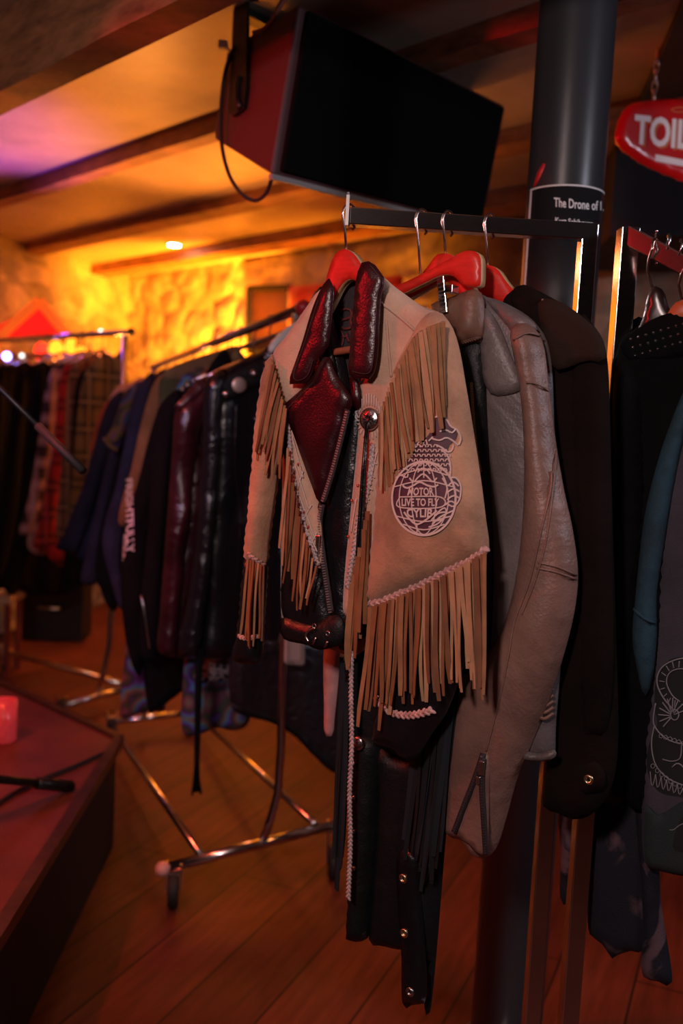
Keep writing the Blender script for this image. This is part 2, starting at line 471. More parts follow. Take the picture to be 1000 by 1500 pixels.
BEAMM = mat('stained_beam', (.3, .13, .06), .6, var=.5, vs=4, bump=.5, bs=30, stretch=(2, 2, 8))
def beam(name, px, py, w, hgt):
    """a ceiling joist parallel to the back wall; (px, py) is a point of its near bottom edge"""
    p = G(px, py, ZC - hgt); p.z = 0; far = -nb
    a = p - eb * 6.0; c_ = p + eb * 6.5; z0 = Vector((0, 0, ZC - hgt))
    m_ = MB(); k = 40; vs = []; fs = []
    for i in range(k + 1):
        q = a.lerp(c_, i / k); jit = noise.noise(q * 3) * .012
        vs += [q + Vector((0, 0, ZC)), q + z0 + Vector((0, 0, jit)), q + far * (w + jit) + z0 + Vector((0, 0, jit * .6)), q + far * w + Vector((0, 0, ZC))]
    for i in range(k):
        for j in range(3): fs.append((i * 4 + j, i * 4 + j + 1, i * 4 + j + 5, i * 4 + j + 4))
    fs += [(0, 1, 2, 3), (k * 4 + 3, k * 4 + 2, k * 4 + 1, k * 4)]
    return struct(name, vs, fs, BEAMM)
beam('trim_1', 0, 135, .085, .2)
beam('trim_2', 300, 198, .07, .06)
beam('trim_3', 300, 309, .13, .05)
beam('trim_4', 400, 356, .16, .06)
bp0, bp1 = P(893, 346, 3.3), P(1180, 366, 3.0)
mb = MB(); q0, q1 = Vector((bp0.x, bp0.y, bp0.z)), Vector((bp1.x + .6, bp1.y, bp0.z)); mb.prism([q0, q1, q1 + Vector((0, .7, 0)), q0 + Vector((.05, .7, 0))], (0, 0, ZC - bp0.z))
struct('added_bulkhead', mb.v, mb.f, DARKWALL)  # bulkhead added to block the orange light right of the column
mb = MB(); mb.prism([Vector((.52, 1.0, ZC)), Vector((bp0.x + .01, bp0.y, ZC)), Vector((2.4, bp0.y - .2, ZC)), Vector((2.4, 1.0, ZC))], (0, 0, -.03)); struct('added_dark_soffit', mb.v, mb.f, DARKWALL)  # dark sheet added under the ceiling, stands in for shade there

# round column with a poster
cx = (830 - 500) / F * 2.0
PC = P(802, 640, 2.0); PR = .077
PILLARM = mat('black_gloss_column', (.03, .031, .036), .32, bump=.08, bs=25)
mb = MB(); mb.lathe((PC.x, PC.y, 0), (0, 0, 1), [(PR + .03, 0), (PR + .03, .012), (PR, .016), (PR, ZC - .02), (PR + .02, ZC - .015), (PR + .02, ZC)], 48)
o = struct('pillar', mb.v, mb.f, PILLARM, True)
o.modifiers.new('edges', 'EDGE_SPLIT').split_angle = math.radians(40)
def cyl_hit(px, py, R):
    r = ray(px, py); ox, oy = CAM.x - PC.x, CAM.y - PC.y
    A = r.x ** 2 + r.y ** 2; B = 2 * (ox * r.x + oy * r.y); C = ox * ox + oy * oy - R * R; D = B * B - 4 * A * C
    t = (-B - math.sqrt(max(D, 0))) / (2 * A); return CAM + r * t
zt, zb = cyl_hit(828, 270, PR).z, cyl_hit(812, 640, PR).z
def arc_strip(R, a0, a1, z0, z1, n=40):
    vs = []; fs = []
    for i in range(n + 1):
        a = a0 + (a1 - a0) * i / n
        for R_ in (R, R - .0006):
            for z in (z0, z1): vs.append((PC.x + R_ * math.sin(a), PC.y - R_ * math.cos(a), z))
    for i in range(n):
        k = i * 4; fs += [(k, k + 4, k + 5, k + 1), (k + 3, k + 7, k + 6, k + 2), (k + 1, k + 5, k + 7, k + 3), (k + 2, k + 6, k + 4, k)]
    fs += [(0, 1, 3, 2), (n * 4 + 2, n * 4 + 3, n * 4 + 1, n * 4)]
    return vs, fs
POSTERM = mat('poster_black', (.012, .012, .014), .45); INKW = mat('poster_white_ink', (.75, .72, .72), .6)
pr = thing('poster', 'black paper poster with white border and lettering wrapped round the column', 'poster', (PC.x, PC.y - PR, zb))
azv = math.atan2(PC.x, PC.y)
aL, aR = -azv - 1.08, -azv + 1.5
vs, fs = arc_strip(PR + .0012, aL, aR, zb, zt); obj('sheet', vs, fs, POSTERM, pr)
mb = MB(); R2 = PR + .002
mb.add(*arc_strip(R2, aL, aR, zt - .0035, zt)); mb.add(*arc_strip(R2, aL, aL + .10, zb, zt, 3))
mb.build('border', INKW, pr)
mb = MB(); tq = lambda x, y: cyl_hit(x, y, PR + .0018)
text_quad(mb, 'The Drone of L', [(811, 303), (884, 309), (884, 295), (811, 289)], tq, .015)
text_quad(mb, 'Kurt Schibover', [(813, 327), (868, 332), (868, 323), (813, 318)], tq, .015)
mb.build('lettering', INKW, pr, False)
# torn red tape scraps above the poster
TAPE = mat('red_tape', (.6, .02, .02), .5)
mb = MB(); pts = [cyl_hit(x, y, PR + .001) for x, y in [(797, 240), (791, 252), (787, 262), (782, 274)]]
ribbon(mb, pts, [.006, .012, .010, .004], (pts[0] - PC).normalized() * Vector((1, 1, 0)), .001)
o = mb.build('tape_scrap', TAPE); solo(o, 'torn scrap of red tape stuck on the column above the poster', 'tape')

# ---------------------------------------------------------------- loudspeaker
SPK = mat('speaker_black', (.07, .02, .022), .5, bump=.2, bs=300)
GRL = mat('speaker_grille', (.002, .002, .002), .9, spec=.1, bump=.4, bs=500)
A, B_, C_, D_ = P(437, 3, 2.15), P(396, 256, 2.15), P(742, 157, 2.72), P(706, 336, 2.72)
E_, F__ = P(331, 74, 2.42), P(312, 204, 2.42)
dv = (E_ - A)
E2, F2 = P(640, 110, 3.0), P(620, 250, 3.0)
sp = thing('loudspeaker', 'large black loudspeaker cabinet hung from the ceiling above the near rack', 'loudspeaker', (A + B_ + C_ + D_) / 4)
mb = MB(); mb.add([A, B_, D_, C_, E_, F__, F2, E2], [(0, 1, 2, 3), (4, 7, 6, 5), (0, 4, 5, 1), (1, 5, 6, 2), (2, 6, 7, 3), (3, 7, 4, 0)])
bevel(mb.build('enclosure', SPK, sp, False), .012, 3)
fn = (B_ - A).cross(C_ - A).normalized(); fn = fn if fn.y < 0 else -fn
q = [(A.lerp(B_, .03)).lerp(C_.lerp(D_, .03), .03), A.lerp(B_, .97).lerp(C_.lerp(D_, .97), .03), A.lerp(B_, .97).lerp(C_.lerp(D_, .97), .97), A.lerp(B_, .03).lerp(C_.lerp(D_, .03), .97)]
mb = MB(); mb.prism([x + fn * .001 for x in q], fn * .012); bevel(mb.build('grille', GRL, sp, False), .004)
TRIMG = mat('speaker_trim', (.25, .24, .25), .5)
mb = MB(); mb.tube([B_ + Vector((0, 0, -.004)), D_ + Vector((0, 0, -.004))], .006, square=True); mb.build('bottom_edge_trim', TRIMG, sp, False)
sn = (E_ - A).cross(B_ - A).normalized(); sn = sn if sn.x < 0 else -sn
def on_side(px, py, lift=.004):
    r = ray(px, py); p0 = A + sn * lift; return CAM + r * ((p0 - CAM).dot(sn) / r.dot(sn))
mb = MB(); mb.prism([on_side(x, y) for x, y in [(345, 16), (366, -6), (366, 40), (364, 130), (360, 160), (345, 172), (338, 165), (342, 90)]], sn * .008)
bevel(mb.build('mounting_bracket', BLACKMETAL, sp, False), .002)
mb = MB(); mb.tube([on_side(x, y, .014) for x, y in [(352, 112), (348, 125), (348, 145), (352, 158)]], .008, 8); mb.build('side_handle', BLACKMETAL, sp)
top = on_side(366, -6, .0); mb = MB()
for px, py in [(352, 5), (372, -4)]:
    p = on_side(px, py, .004); mb.tube([p, Vector((p.x, p.y, ZC))], .012, square=True)
mb.tube([on_side(352, 12, .004), on_side(352, 12, .004) + (C_ - A).normalized() * .25], .02, square=True)
mb.build('ceiling_bracket', BLACKMETAL, sp, False)
mb = MB(); mb.tube(smooth_loop([tuple(P(x, y, d)) for x, y, d in [(344, 70, 2.36), (331, 100, 2.36), (324, 150, 2.36), (324, 205, 2.34), (334, 252, 2.3), (352, 282, 2.28), (373, 294, 2.28), (389, 284, 2.25), (397, 264, 2.22)]], 6, False), .0048, 8)
o = mb.build('hanging_cable', RUBBER); solo(o, 'black cable looping down beneath the loudspeaker', 'cable')
mb = MB(); mb.tube(smooth_loop([tuple(P(x, y, d)) for x, y, d in [(370, 48, 2.28), (385, 43, 2.26), (400, 27, 2.24), (409, 10, 2.22), (425, -12, 2.2)]], 6, False), .005, 8)
o = mb.build('twisted_cable', mat('copper_cable', (.3, .12, .09), .4)); solo(o, 'short twisted copper cable over the top of the loudspeaker', 'cable')
mb = MB(); p = P(327, 66, 2.37); mb.box(p, .022, .02, .018); mb.tube([p, P(333, 70, 2.37), P(338, 76, 2.37), P(339, 88, 2.37)], .003, 6)
o = mb.build('plug', WHITEPLASTIC, None, False); solo(o, 'small white plug on the edge of the loudspeaker', 'plug')

# ---------------------------------------------------------------- toilet sign
sg = Frame(P(1000, 200, 2.5), 14)
SIGNR = mat('sign_red_gloss', (.55, .008, .010), .22, coat=.6); SIGNW = mat('sign_white', (.85, .83, .83), .4); SIGNO = mat('sign_orange_shadow', (.6, .12, .02), .5)
st = thing('toilet_sign', 'red lozenge shaped hanging sign with white TOILETS lettering', 'sign', sg.hit(1000, 262))
spn = Panel(sg, [(901, 200), (905, 178), (914, 160), (930, 150), (965, 146), (1010, 144), (1060, 146), (1090, 154), (1104, 172), (1106, 200), (1098, 222), (1060, 250), (1015, 268), (985, 260), (950, 245), (925, 230), (907, 215)], T=.012, R=.02, step=.012, Tb=.03)
spn.build('sign_board', SIGNR, st)
tq = lambda x, y: spn.surf(x, y, .0025); tq2 = lambda x, y: spn.surf(x, y, .001)
mb = MB(); text_quad(mb, 'TOILETS', [(927, 211), (1066, 226), (1068, 182), (930, 167)], tq, .03); mb.build('lettering', SIGNW, st, False)
mb = MB(); text_quad(mb, 'TOILETS', [(930, 214), (1069, 229), (1071, 185), (933, 170)], tq2, .03); mb.build('letter_shadow', SIGNO, st, False)
mb = MB(); line_on(mb, spn, [(959, 231), (1040, 247)], .0165, .002, smooth=False); mb.build('underline', SIGNW, st, False)
mb = MB(); line_on(mb, spn, [(982, 161), (990, 158), (1000, 158), (1010, 161), (1000, 164), (988, 164), (982, 161)], .003, .002); mb.build('flourish', SIGNO, st, False)
def chain(px0, py0, px1, py1, d, nm, lab):
    mb = MB(); a, c_ = P(px0, py0, d), P(px1, py1, d); a = Vector((c_.x, c_.y, a.z)); n = max(4, int((a - c_).length / .0235))
    for i in range(n):
        p = a.lerp(c_, (i + .5) / n); s = Vector((1, 0, 0)) if i % 2 else Vector((0, 1, 0)); hl = (a - c_).length / n * .72
        ring = [p + s * .007 * math.cos(t) + Vector((0, 0, hl * math.sin(t))) for t in [2 * math.pi * k / 12 for k in range(13)]]
        mb.tube(ring, .0019, 6, refv=Vector((.3, .3, .3)) if 1 else None)
    mb.tube([a + Vector((0, 0, ZC - a.z)), a], .003, 6)
    mb.tube([a, a + Vector((.004, 0, .012)), a + Vector((.014, 0, .014))], .003, 6)
    o = mb.build(nm, STEEL); solo(o, lab, 'chain')
chain(962, 78, 957, 148, 2.5, 'sign_chain', 'thin metal chain holding the red sign from the ceiling')

# ---------------------------------------------------------------- small lamps at the back
def bulb(px, py, d, r, m, label, nm='bulb', group=None):
    mb = MB(); p = P(px, py, d); mb.ball(p, r); o = mb.build(nm, m); solo(o, label, 'lamp', group); return o
p = G(255, 357, ZC)
dl = thing('downlight', 'small round bright white downlight set in the ceiling', 'lamp', (p.x, p.y, ZC))
mb = MB(); mb.lathe((p.x, p.y, ZC), (0, 0, -1), [(.045, 0), (.045, .006), (.036, .01), (.034, .01)], 24); mb.build('rim', STEEL, dl)
mb = MB(); mb.lathe((p.x, p.y, ZC - .008), (0, 0, -1), [(.034, 0), (.034, .002), (.001, .003)], 20); mb.build('lens', emission('lamp_white', (1, .9, .78), 60), dl)
DLP = Vector((p.x, p.y, ZC - .05))
hs_f = Frame(P(58, 480, 5.6), 8)
hs_t = thing('house_sign', 'small gabled red display with a glowing orange edge on the left wall', 'sign', hs_f.hit(40, 530))
REDL = mat('red_lit_panel', (.5, .01, .01), .6, emit=(1, .012, .008), es=.9); EDGEGLOW = mat('lit_orange_edge', (.6, .3, .12), .6, emit=(1, .10, .004), es=.7)  # edge emission added so the gable frame looks lit
p1 = Panel(hs_f, [(58, 448), (92, 490), (-40, 500), (-30, 490)], T=.01, R=.02, step=.04, sharp=True, edge=.01); p1.build('gable_panel', REDL, hs_t)
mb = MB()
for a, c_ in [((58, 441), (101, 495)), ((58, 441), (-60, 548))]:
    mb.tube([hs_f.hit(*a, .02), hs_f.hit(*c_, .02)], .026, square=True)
mb.build('gable_edge', EDGEGLOW, hs_t, False)
REDB = emission('lamp_red', (1, .02, .01), 3.5); ORB = emission('lamp_orange', (1, .2, .01), 4.5)
for i, (px, py, r, m_, lab) in enumerate([(60, 516, .042, REDB, 'red glowing lamp left of the row under the gabled display'), (82, 514, .046, ORB, 'orange lamp second from left under the gabled display'), (101, 514, .042, ORB, 'orange lamp in the middle of the row under the gabled display'),
                                     (104, 500, .028, ORB, 'small yellow orange lamp touching the gable corner'), (119, 515, .03, ORB, 'orange lamp at the right end under the gabled display'), (91, 529, .02, REDB, 'tiny red lamp lowest under the gabled display')]):
    b_ = bulb(px, py, 5.3, r, m_, lab, 'lantern', 'lanterns under the gabled display'); b_.scale = (.9, .9, 1.3 if i < 3 else 1)
bulb(10, 522, 4.7, .02, emission('lamp_blue', (.25, .2, 1), 18), 'small bright blue lamp at the left edge above black clothes', 'bulb')
bulb(32, 521, 4.75, .012, emission('lamp_cool', (.9, .9, .8), 2.5), 'dim white fairy lamp right of the blue lamp', 'bulb')
bulb(148, 486, 4.8, .012, emission('lamp_pale', (1, .85, .7), 7), 'tiny white lamp behind the far rack rail', 'bulb')
# things on the back wall
def on_back(px, py, lift=.03):
    r = ray(px, py); p0 = K0 + nb * lift; return CAM + r * ((p0 - CAM).dot(nb) / r.dot(nb))
bf = math.degrees(math.atan2(eb.y, eb.x)); bfr = Frame(on_back(400, 470, .07), bf)
pf = thing('picture_frame', 'large dark framed picture on the stone wall behind the middle rack', 'picture', bfr.hit(395, 510))
mb = MB(); q = [(365, 423), (425, 421), (425, 520), (365, 515)]
mb.prism([bfr.hit(x, y) for x, y in q], -bfr.n * .03); mb.build('picture_panel', mat('dark_picture', (.06, .02, .015), .5, var=.6, vs=4), pf, False)
mb = MB(); pts = [bfr.hit(x, y, .012) for x, y in q]
for i in range(4): mb.tube([pts[i], pts[(i + 1) % 4]], .018, square=True)
mb.build('frame_moulding', BLACKMETAL, pf, False)
rfr = Frame(on_back(450, 460, .1), bf)
pn = Panel(rfr, [(421, 420), (470, 416), (530, 410), (590, 402), (590, 430), (560, 440), (500, 500), (470, 520), (421, 520)], T=.015, R=.05, step=.04, fold=folds(.012, 5, 0, 4), sharp=True)
o = pn.build('banner', mat('red_cloth', (.5, .008, .01), .8, sheen=.3, bump=.4, bs=200), None); solo(o, 'bright red cloth banner on the stone wall beside the dark picture', 'banner')

# ---------------------------------------------------------------- stage and floor clutter
ZS = .35
c0 = G(175, 1082, ZS); cb = G(0, 1001, ZS); cf = G(0, 1362, ZS)
dbk = (cb - c0).normalized(); dfr = (cf - c0).normalized()
a1 = c0 + dbk * 1.7; a2 = c0 + dfr * 3.2; a3 = a1 + dfr * 3.2
STAGEM = mat('stage_top', (.16, .038, .02), .38, var=.35, vs=3, bump=.15, bs=20); STAGEK = mat('stage_black_side', (.006, .005, .005), .7)
sgt = thing('stage', 'low platform with a red brown top and black sides at the left', 'stage', (c0.x, c0.y, 0))
mb = MB(); mb.prism([Vector((p.x, p.y, ZS)) for p in (c0, a1, a3, a2)], (0, 0, -.02)); bevel(mb.build('deck', STAGEM, sgt, False), .004)
def inset(p): return p + (dbk + dfr) * .012
mb = MB(); mb.prism([Vector((p.x, p.y, .0)) for p in (inset(c0), inset(a1), inset(a3), inset(a2))], (0, 0, ZS - .02)); mb.build('skirt', STAGEK, sgt, False)
mb = MB(); mb.tube([a1 + Vector((0, 0, -.005)), c0 + Vector((0, 0, -.005))], .015, square=True); mb.tube([c0 + Vector((0, 0, -.005)), a2 + Vector((0, 0, -.005))], .015, square=True)
mb.build('edge_trim', mat('worn_brass_trim', (.1, .05, .03), .35, .6, var=.5, vs=10), sgt, False)
# microphone stand
mt = G(-95, 1230, ZS)
ms = thing('microphone_stand', 'black boom microphone stand on the platform, boom reaching in from the left', 'microphone stand', mt)
d0 = (mt - CAM).y; hub = Vector((mt.x, mt.y, ZS + .16)); topp = Vector((mt.x, mt.y, 1.52))
mb = MB(); mb.tube([hub, topp], .012); mb.build('upright', BLACKMETAL, ms)
for tip in (G(104, 1152, ZS + .012), G(-260, 1120, ZS + .012), G(-170, 1330, ZS + .012)):
    mb = MB(); mb.tube([hub, tip], .011); dd = (tip - hub).normalized(); mb.tube([tip - dd * .12, tip], .016); mb.build('leg', BLACKMETAL, ms)
bt = P(122, 690, 1.9); bs_ = P(0, 604, (topp - CAM).y)
bdir = (bt - topp); mb = MB(); mb.tube([topp - bdir * .5, topp + bdir * .74], .0058); mb.build('boom', BLACKMETAL, ms)
mb = MB(); mb.tube([topp + bdir * .70, bt], .0088); mb.build('boom_tip', RUBBER, ms)
mb = MB(); mb.ball(topp, .026); mb.build('clutch', BLACKMETAL, ms)
mb = MB(); mb.tube(smooth_loop([tuple(G(x, y, ZS + .009)) for x, y in [(-60, 1220), (10, 1168), (60, 1142), (110, 1122), (150, 1104)]], 5, False), .006, 8)
o = mb.build('floor_cable', RUBBER); solo(o, 'thin black cable lying on the platform beside the stand leg', 'cable')
p = G(6, 1086, ZS)
ca = thing('candle_jar', 'glowing pinkish red glass candle jar standing on the platform edge', 'candle', p)
mb = MB(); mb.lathe(p, (0, 0, 1), [(.03, .0), (.036, .006), (.037, .13), (.033, .13), (.032, .02)], 24); mb.build('glass', mat('pink_glass', (.75, .1, .12), .25, var=.3, vs=25, bump=.6, bs=50, emit=(1, .05, .06), es=.12), ca)
mb = MB(); mb.lathe(p + Vector((0, 0, .02)), (0, 0, 1), [(.03, 0), (.03, .09), (.004, .095)], 16); mb.build('wax', mat('red_wax', (.6, .05, .05), .6), ca)
p = G(2, 985, 0.0); 
sl = thing('stool', 'wooden stool with a pale top at the left edge behind the platform', 'stool', p)
mb = MB(); mb.box(p + Vector((-.03, 0, .40)), .22, .22, .035); bevel(mb.build('seat', mat('pale_seat', (.5, .36, .22), .6), sl, False), .006)
for sx in (-1, 1):
    for sy in (-1, 1):
        mb = MB(); mb.box(p + Vector((-.03 + sx * .085, sy * .085, .19)), .026, .026, .385); mb.build('leg', mat('dark_stool_leg', (.16, .03, .02), .5), sl, False)
mb = MB(); mb.box(p + Vector((-.03, -.085, .16)), .17, .016, .02); mb.build('stretcher', BAREWOOD, sl, False)
p = G(72, 938, 0.0)
cb_ = thing('flight_case', 'low black flight case standing at the far left of the floor', 'case', p)
mb = MB(); mb.box(p + Vector((0, .1, .17)), .40, .22, .34); bevel(mb.build('body', mat('case_black', (.012, .009, .009), .6), cb_, False), .01)
mb = MB(); mb.box(p + Vector((0, .1, .352)), .42, .24, .022); bevel(mb.build('lid', mat('case_lid', (.02, .012, .01), .5), cb_, False), .005)
mb = MB(); mb.tube([p + Vector((-.06, -.005, .2)), p + Vector((-.06, -.03, .2)), p + Vector((.06, -.03, .2)), p + Vector((.06, -.005, .2))], .007, 8); mb.build('handle', STEEL, cb_)

# ---------------------------------------------------------------- clothes rails
def caster(rt, p, ztop, nm='caster', yaw=0.0):
    """fork and wheel under the point p, axle across"""
    mb = MB(); r = .05; M = Matrix.Rotation(yaw, 3, 'Z'); ax = M @ Vector((1, 0, 0))
    for s in (-1, 1): mb.box(Vector((p.x, p.y, (ztop + r) / 2 + .012)) + ax * s * .02, .004, .03, ztop - r + .02, M)
    mb.box(Vector((p.x, p.y, ztop - .004)), .046, .03, .008, M)
    f = mb.build(nm, STEEL, rt, False)
    mb = MB(); mb.lathe(Vector((p.x, p.y, r)) - ax * .014, ax, [(.02, 0), (r - .004, 0), (r, .005), (r, .023), (r - .004, .028), (.02, .028)], 24); mb.build('wheel', RUBBER, f)
MA, MB_ = P(433, 455, 2.66), P(226, 537, 3.95)
mdir = MB_ - MA; maz = math.degrees(math.atan2(-mdir.x, mdir.y)); 
FM0, FM1 = Frame(MA, maz), Frame(MB_, maz)
mr = thing('clothes_rail', 'long chrome wheeled clothes rail of dark jackets in the middle', 'clothes rail', FM0.hit(385, 1230))
mb = MB(); mb.tube([MB_ - mdir.normalized() * -.03, MA - mdir.normalized() * .04], .0135, 14); mb.build('rail', CHROME, mr)
low = Vector((0, 0, -.035)) + FM0.u * .035
mb = MB(); mb.tube([MB_ + low, MA + low], .008, 10); mb.build('lower_rail', CHROME, mr)
mb = MB(); mb.ball(MA - mdir.normalized() * .05, .022); mb.build('end_knob', mat('red_knob', (.4, .02, .03), .4), mr)
mb = MB(); mb.tube([MA] + [FM0.hit(x, y) for x, y in [(424, 700), (414, 950), (411, 1100), (407, 1160), (396, 1200), (385, 1232)]], .0125, 12); mb.build('upright', CHROME, mr)
mb = MB(); mb.tube([MB_] + [FM1.hit(x, y) for x, y in [(221, 700), (216, 950), (213, 1020), (212, 1048)]], .0115, 12); mb.build('upright', CHROME, mr)
n0, n1 = FM0.hit(238, 1273), FM0.hit(500, 1205)
mb = MB(); mb.tube([n0, n1], .0145, 14); mb.build('foot_tube', CHROME, mr)
f0, f1 = FM1.hit(157, 1058), FM1.hit(285, 1043)
mb = MB(); mb.tube([f0, f1], .0125, 12); mb.build('foot_tube', CHROME, mr)
for a, c_ in (((160, 1060), (292, 1249)), ((288, 1046), (461, 1207))):
    mb = MB(); mb.tube([FM1.hit(*a), FM0.hit(*c_)], .0115, 12); mb.build('side_tube', CHROME, mr)
mb = MB(); mb.ball(n0, .021); mb.build('end_cap', mat('pink_cap', (.7, .35, .3), .45), mr)
print('mid rail foot z', n0.z, n1.z, f0.z, f1.z, 'top', MA.z, MB_.z, 'len', mdir.length)
for p, n_ in ((n0.lerp(n1, .06), 0), (n0.lerp(n1, .96), 0), (f0.lerp(f1, .05), 1), (f0.lerp(f1, .95), 1)):
    caster(mr, p, max(.1, p.z - .012), yaw=.12)
# far rail at the left
TA = P(184, 487, 4.3); TB = G(-130, 507, TA.z); tdir = TB - TA; taz = math.degrees(math.atan2(-tdir.x, tdir.y)); FT = Frame(TA, taz)
tr = thing('clothes_rail', 'short wheeled rail of plaid shirts at the far left', 'clothes rail', FT.hit(145, 1012))
mb = MB(); TE = TA.lerp(TB, .70); mb.tube([TA - tdir.normalized() * .03, TE], .0135, 12); mb.build('rail', CHROME, tr)
mb = MB(); mb.ball(TA - tdir.normalized() * .045, .02); mb.build('end_knob', RUBBER, tr)
mb = MB(); mb.tube([TA] + [FT.hit(x, y) for x, y in [(173, 700), (163, 895), (160, 945), (153, 980), (145, 1013)]], .0135, 12); mb.build('upright', CHROME, tr)
mb = MB(); mb.tube([TE, Vector((TE.x, TE.y, .12))], .0135, 12); mb.build('upright', CHROME, tr)
t0, t1 = FT.hit(84, 1036), FT.hit(200, 1004)
mb = MB(); mb.tube([t0, t1], .0135, 12); mb.build('foot_tube', CHROME, tr)
t2 = FT.hit(176, 1001); r0 = G(10, 956, t2.z)
mb = MB(); mb.tube([t2, r0], .0125, 12); mb.build('side_tube', CHROME, tr)
mb = MB(); mb.ball(r0, .03); mb.build('end_cap', BAREWOOD, tr)
print('far rail z', t0.z, t1.z, TA.z)
for p in (t0.lerp(t1, .05), t0.lerp(t1, .95)): caster(tr, p, max(.08, p.z - .01), yaw=.1)
caster(tr, r0, max(.08, r0.z - .01), yaw=.1)
# near straight-arm display rack and the sloping-arm one beside it
NA, NB = P(511, 318, 1.50), P(861, 341, 1.53)
nr = thing('garment_rack', 'square chrome display rack with a level arm carrying the fringed jacket', 'garment rack', (NB.x, NB.y, 0))
mb = MB(); mb.tube([NA, NB + (NB - NA).normalized() * .0135], .013, square=True, refv=Vector((0, .0, 1))); bevel(mb.build('arm', CHROME, nr, False), .0015)
pn_ = Vector((NB.x, NB.y, 0))
rv = Vector((math.cos(.05), math.sin(.05), 0))
mb = MB(); mb.tube([NB + Vector((0, 0, .012)), pn_ + Vector((0, 0, .02))], .013, square=True, refv=rv); bevel(mb.build('post', CHROME, nr, False), .0015)
mb = MB(); mb.tube([pn_ + Vector((0, -.3, .013)), pn_ + Vector((0, .35, .013))], .013, square=True); bevel(mb.build('foot', CHROME, nr, False), .0015)
mb = MB(); e = P(507, 296, 1.495); mb.box((NA.x - .003, NA.y, NA.z + .008), .005, .026, .046); mb.tube([Vector((NA.x - .003, NA.y - .008, NA.z + .02)), Vector((NA.x - .003, NA.y - .008, NA.z + .036))], .0025, 8)
mb.build('end_plate', STEEL, nr, False)
SA, SB = P(919, 350, 1.50), P(1120, 452, 1.36)
rr = thing('garment_rack', 'square chrome display rack with a downward sloping arm at the right', 'garment rack', (SA.x, SA.y, 0))
mb = MB(); mb.tube([SA + Vector((0, 0, .006)), SB], .0135, square=True, refv=Vector((0, 0, 1))); bevel(mb.build('arm', CHROME, rr, False), .0015)
mb = MB(); mb.tube([SA + Vector((0, 0, .016)), Vector((SA.x, SA.y, .02))], .0145, square=True, refv=rv); bevel(mb.build('post', CHROME, rr, False), .0015)
mb = MB(); mb.tube([Vector((SA.x, SA.y - .3, .013)), Vector((SA.x, SA.y + .35, .013))], .013, square=True); bevel(mb.build('foot', CHROME, rr, False), .0015)
mb = MB(); p = P(978, 362, 1.455); ad = (SB - SA).normalized()
hel = [p + ad * (t * .0035) + (Vector((0, 0, 1)) * math.cos(t) + Vector((0, 1, 0)) * math.sin(t)) * .019 for t in [k * .5 for k in range(-12, 14)]]
mb.tube(hel, .0022, 6); mb.build('spring_stop', CHROME, rr)
# ================================================================ near rack garments
SUEDE = mat('tan_suede', (.44, .225, .13), .8, var=.42, vs=9, bump=.35, bs=260, wr=.35, ws=7, sheen=.25)
SUEDEP = mat('pale_suede', (.55, .34, .24), .8, var=.22, vs=8, bump=.35, bs=260, wr=.3, ws=7, sheen=.25)
STR = [mat('fringe_tan', (.29, .14, .06), .75, var=.25, vs=25), mat('fringe_rust', (.23, .085, .028), .75, var=.25, vs=25), mat('fringe_pale', (.40, .22, .115), .75, var=.2, vs=25), mat('fringe_brown', (.17, .07, .03), .75, var=.25, vs=25)]
MAROON = mat('maroon_leather', (.032, .003, .006), .30, var=.4, vs=14, bump=.2, bs=320, wr=.12, ws=7, spec=.6)
BLACKL = mat('black_leather', (.006, .006, .008), .3, bump=.25, bs=350, wr=.4, ws=8, spec=.55)
BLACKL2 = mat('matt_black_leather', (.006, .007, .008), .5, spec=.3, bump=.3, bs=300, wr=.6, ws=7)
LINING = mat('dark_lining', (.02, .012, .016), .7, bump=.3, bs=120)
BRAID = mat('pink_braid', (.55, .30, .27), .55, var=.35, vs=70)
BRAIDG = mat('grey_braid', (.45, .36, .36), .5, var=.4, vs=70)
SILVER = mat('concho_silver', (.55, .5, .5), .25, 1.0, bump=.5, bs=120)
ZIPM = mat('zip_teeth', (.72, .55, .55), .3, .8)
PAINTW = mat('emblem_cream', (.66, .50, .46), .7); INK = mat('emblem_plum', (.075, .018, .035), .6, var=.4, vs=30)
STITCH = mat('dark_stitching', (.05, .025, .02), .7)
BRASS = mat('brass_eyelet', (.7, .55, .35), .3, 1.0)
def interp(pl, t):
    pl = [np.array(p, float) for p in pl]; L = [np.linalg.norm(b - a) for a, b in zip(pl, pl[1:])]; s = t * sum(L)
    for a, b, l in zip(pl, pl[1:], L):
        if s <= l or b is pl[-1]: return a + (b - a) * min(1, s / l)
        s -= l
def fringe(parent, pan, starts, ends, n, w, mats, lift=.003, hend=.0, jx=3, jy=14, seed=1, taper=.01):
    rs = random.Random(seed)
    for i in range(n):
        t = (i + .5) / n; a = interp(starts, t); e = interp(ends, min(1, max(0, t + rs.uniform(-.5, .5) / n))) + np.array([rs.uniform(-jx, jx), rs.uniform(-jy, jy)])
        pts = []; hp = None
        for k in range(6):
            q = a + (e - a) * k / 5
            uv = np.array([pan.fr.uv(q[0], q[1], pan.off + .02)])
            h = float(pan.height(uv)[0]) if inside(pan.poly, uv)[0] else hend
            h = max(h, hend) + lift + .003 * (i % 3)
            if hp is not None: h = max(h, hp - taper)
            hp = h; pts.append(pan.fr.hit(q[0], q[1], h))
        strand(parent, pts, w * rs.uniform(.75, 1.25), pan.fr.n, mats[rs.randrange(len(mats))], seed=seed * 100 + i)
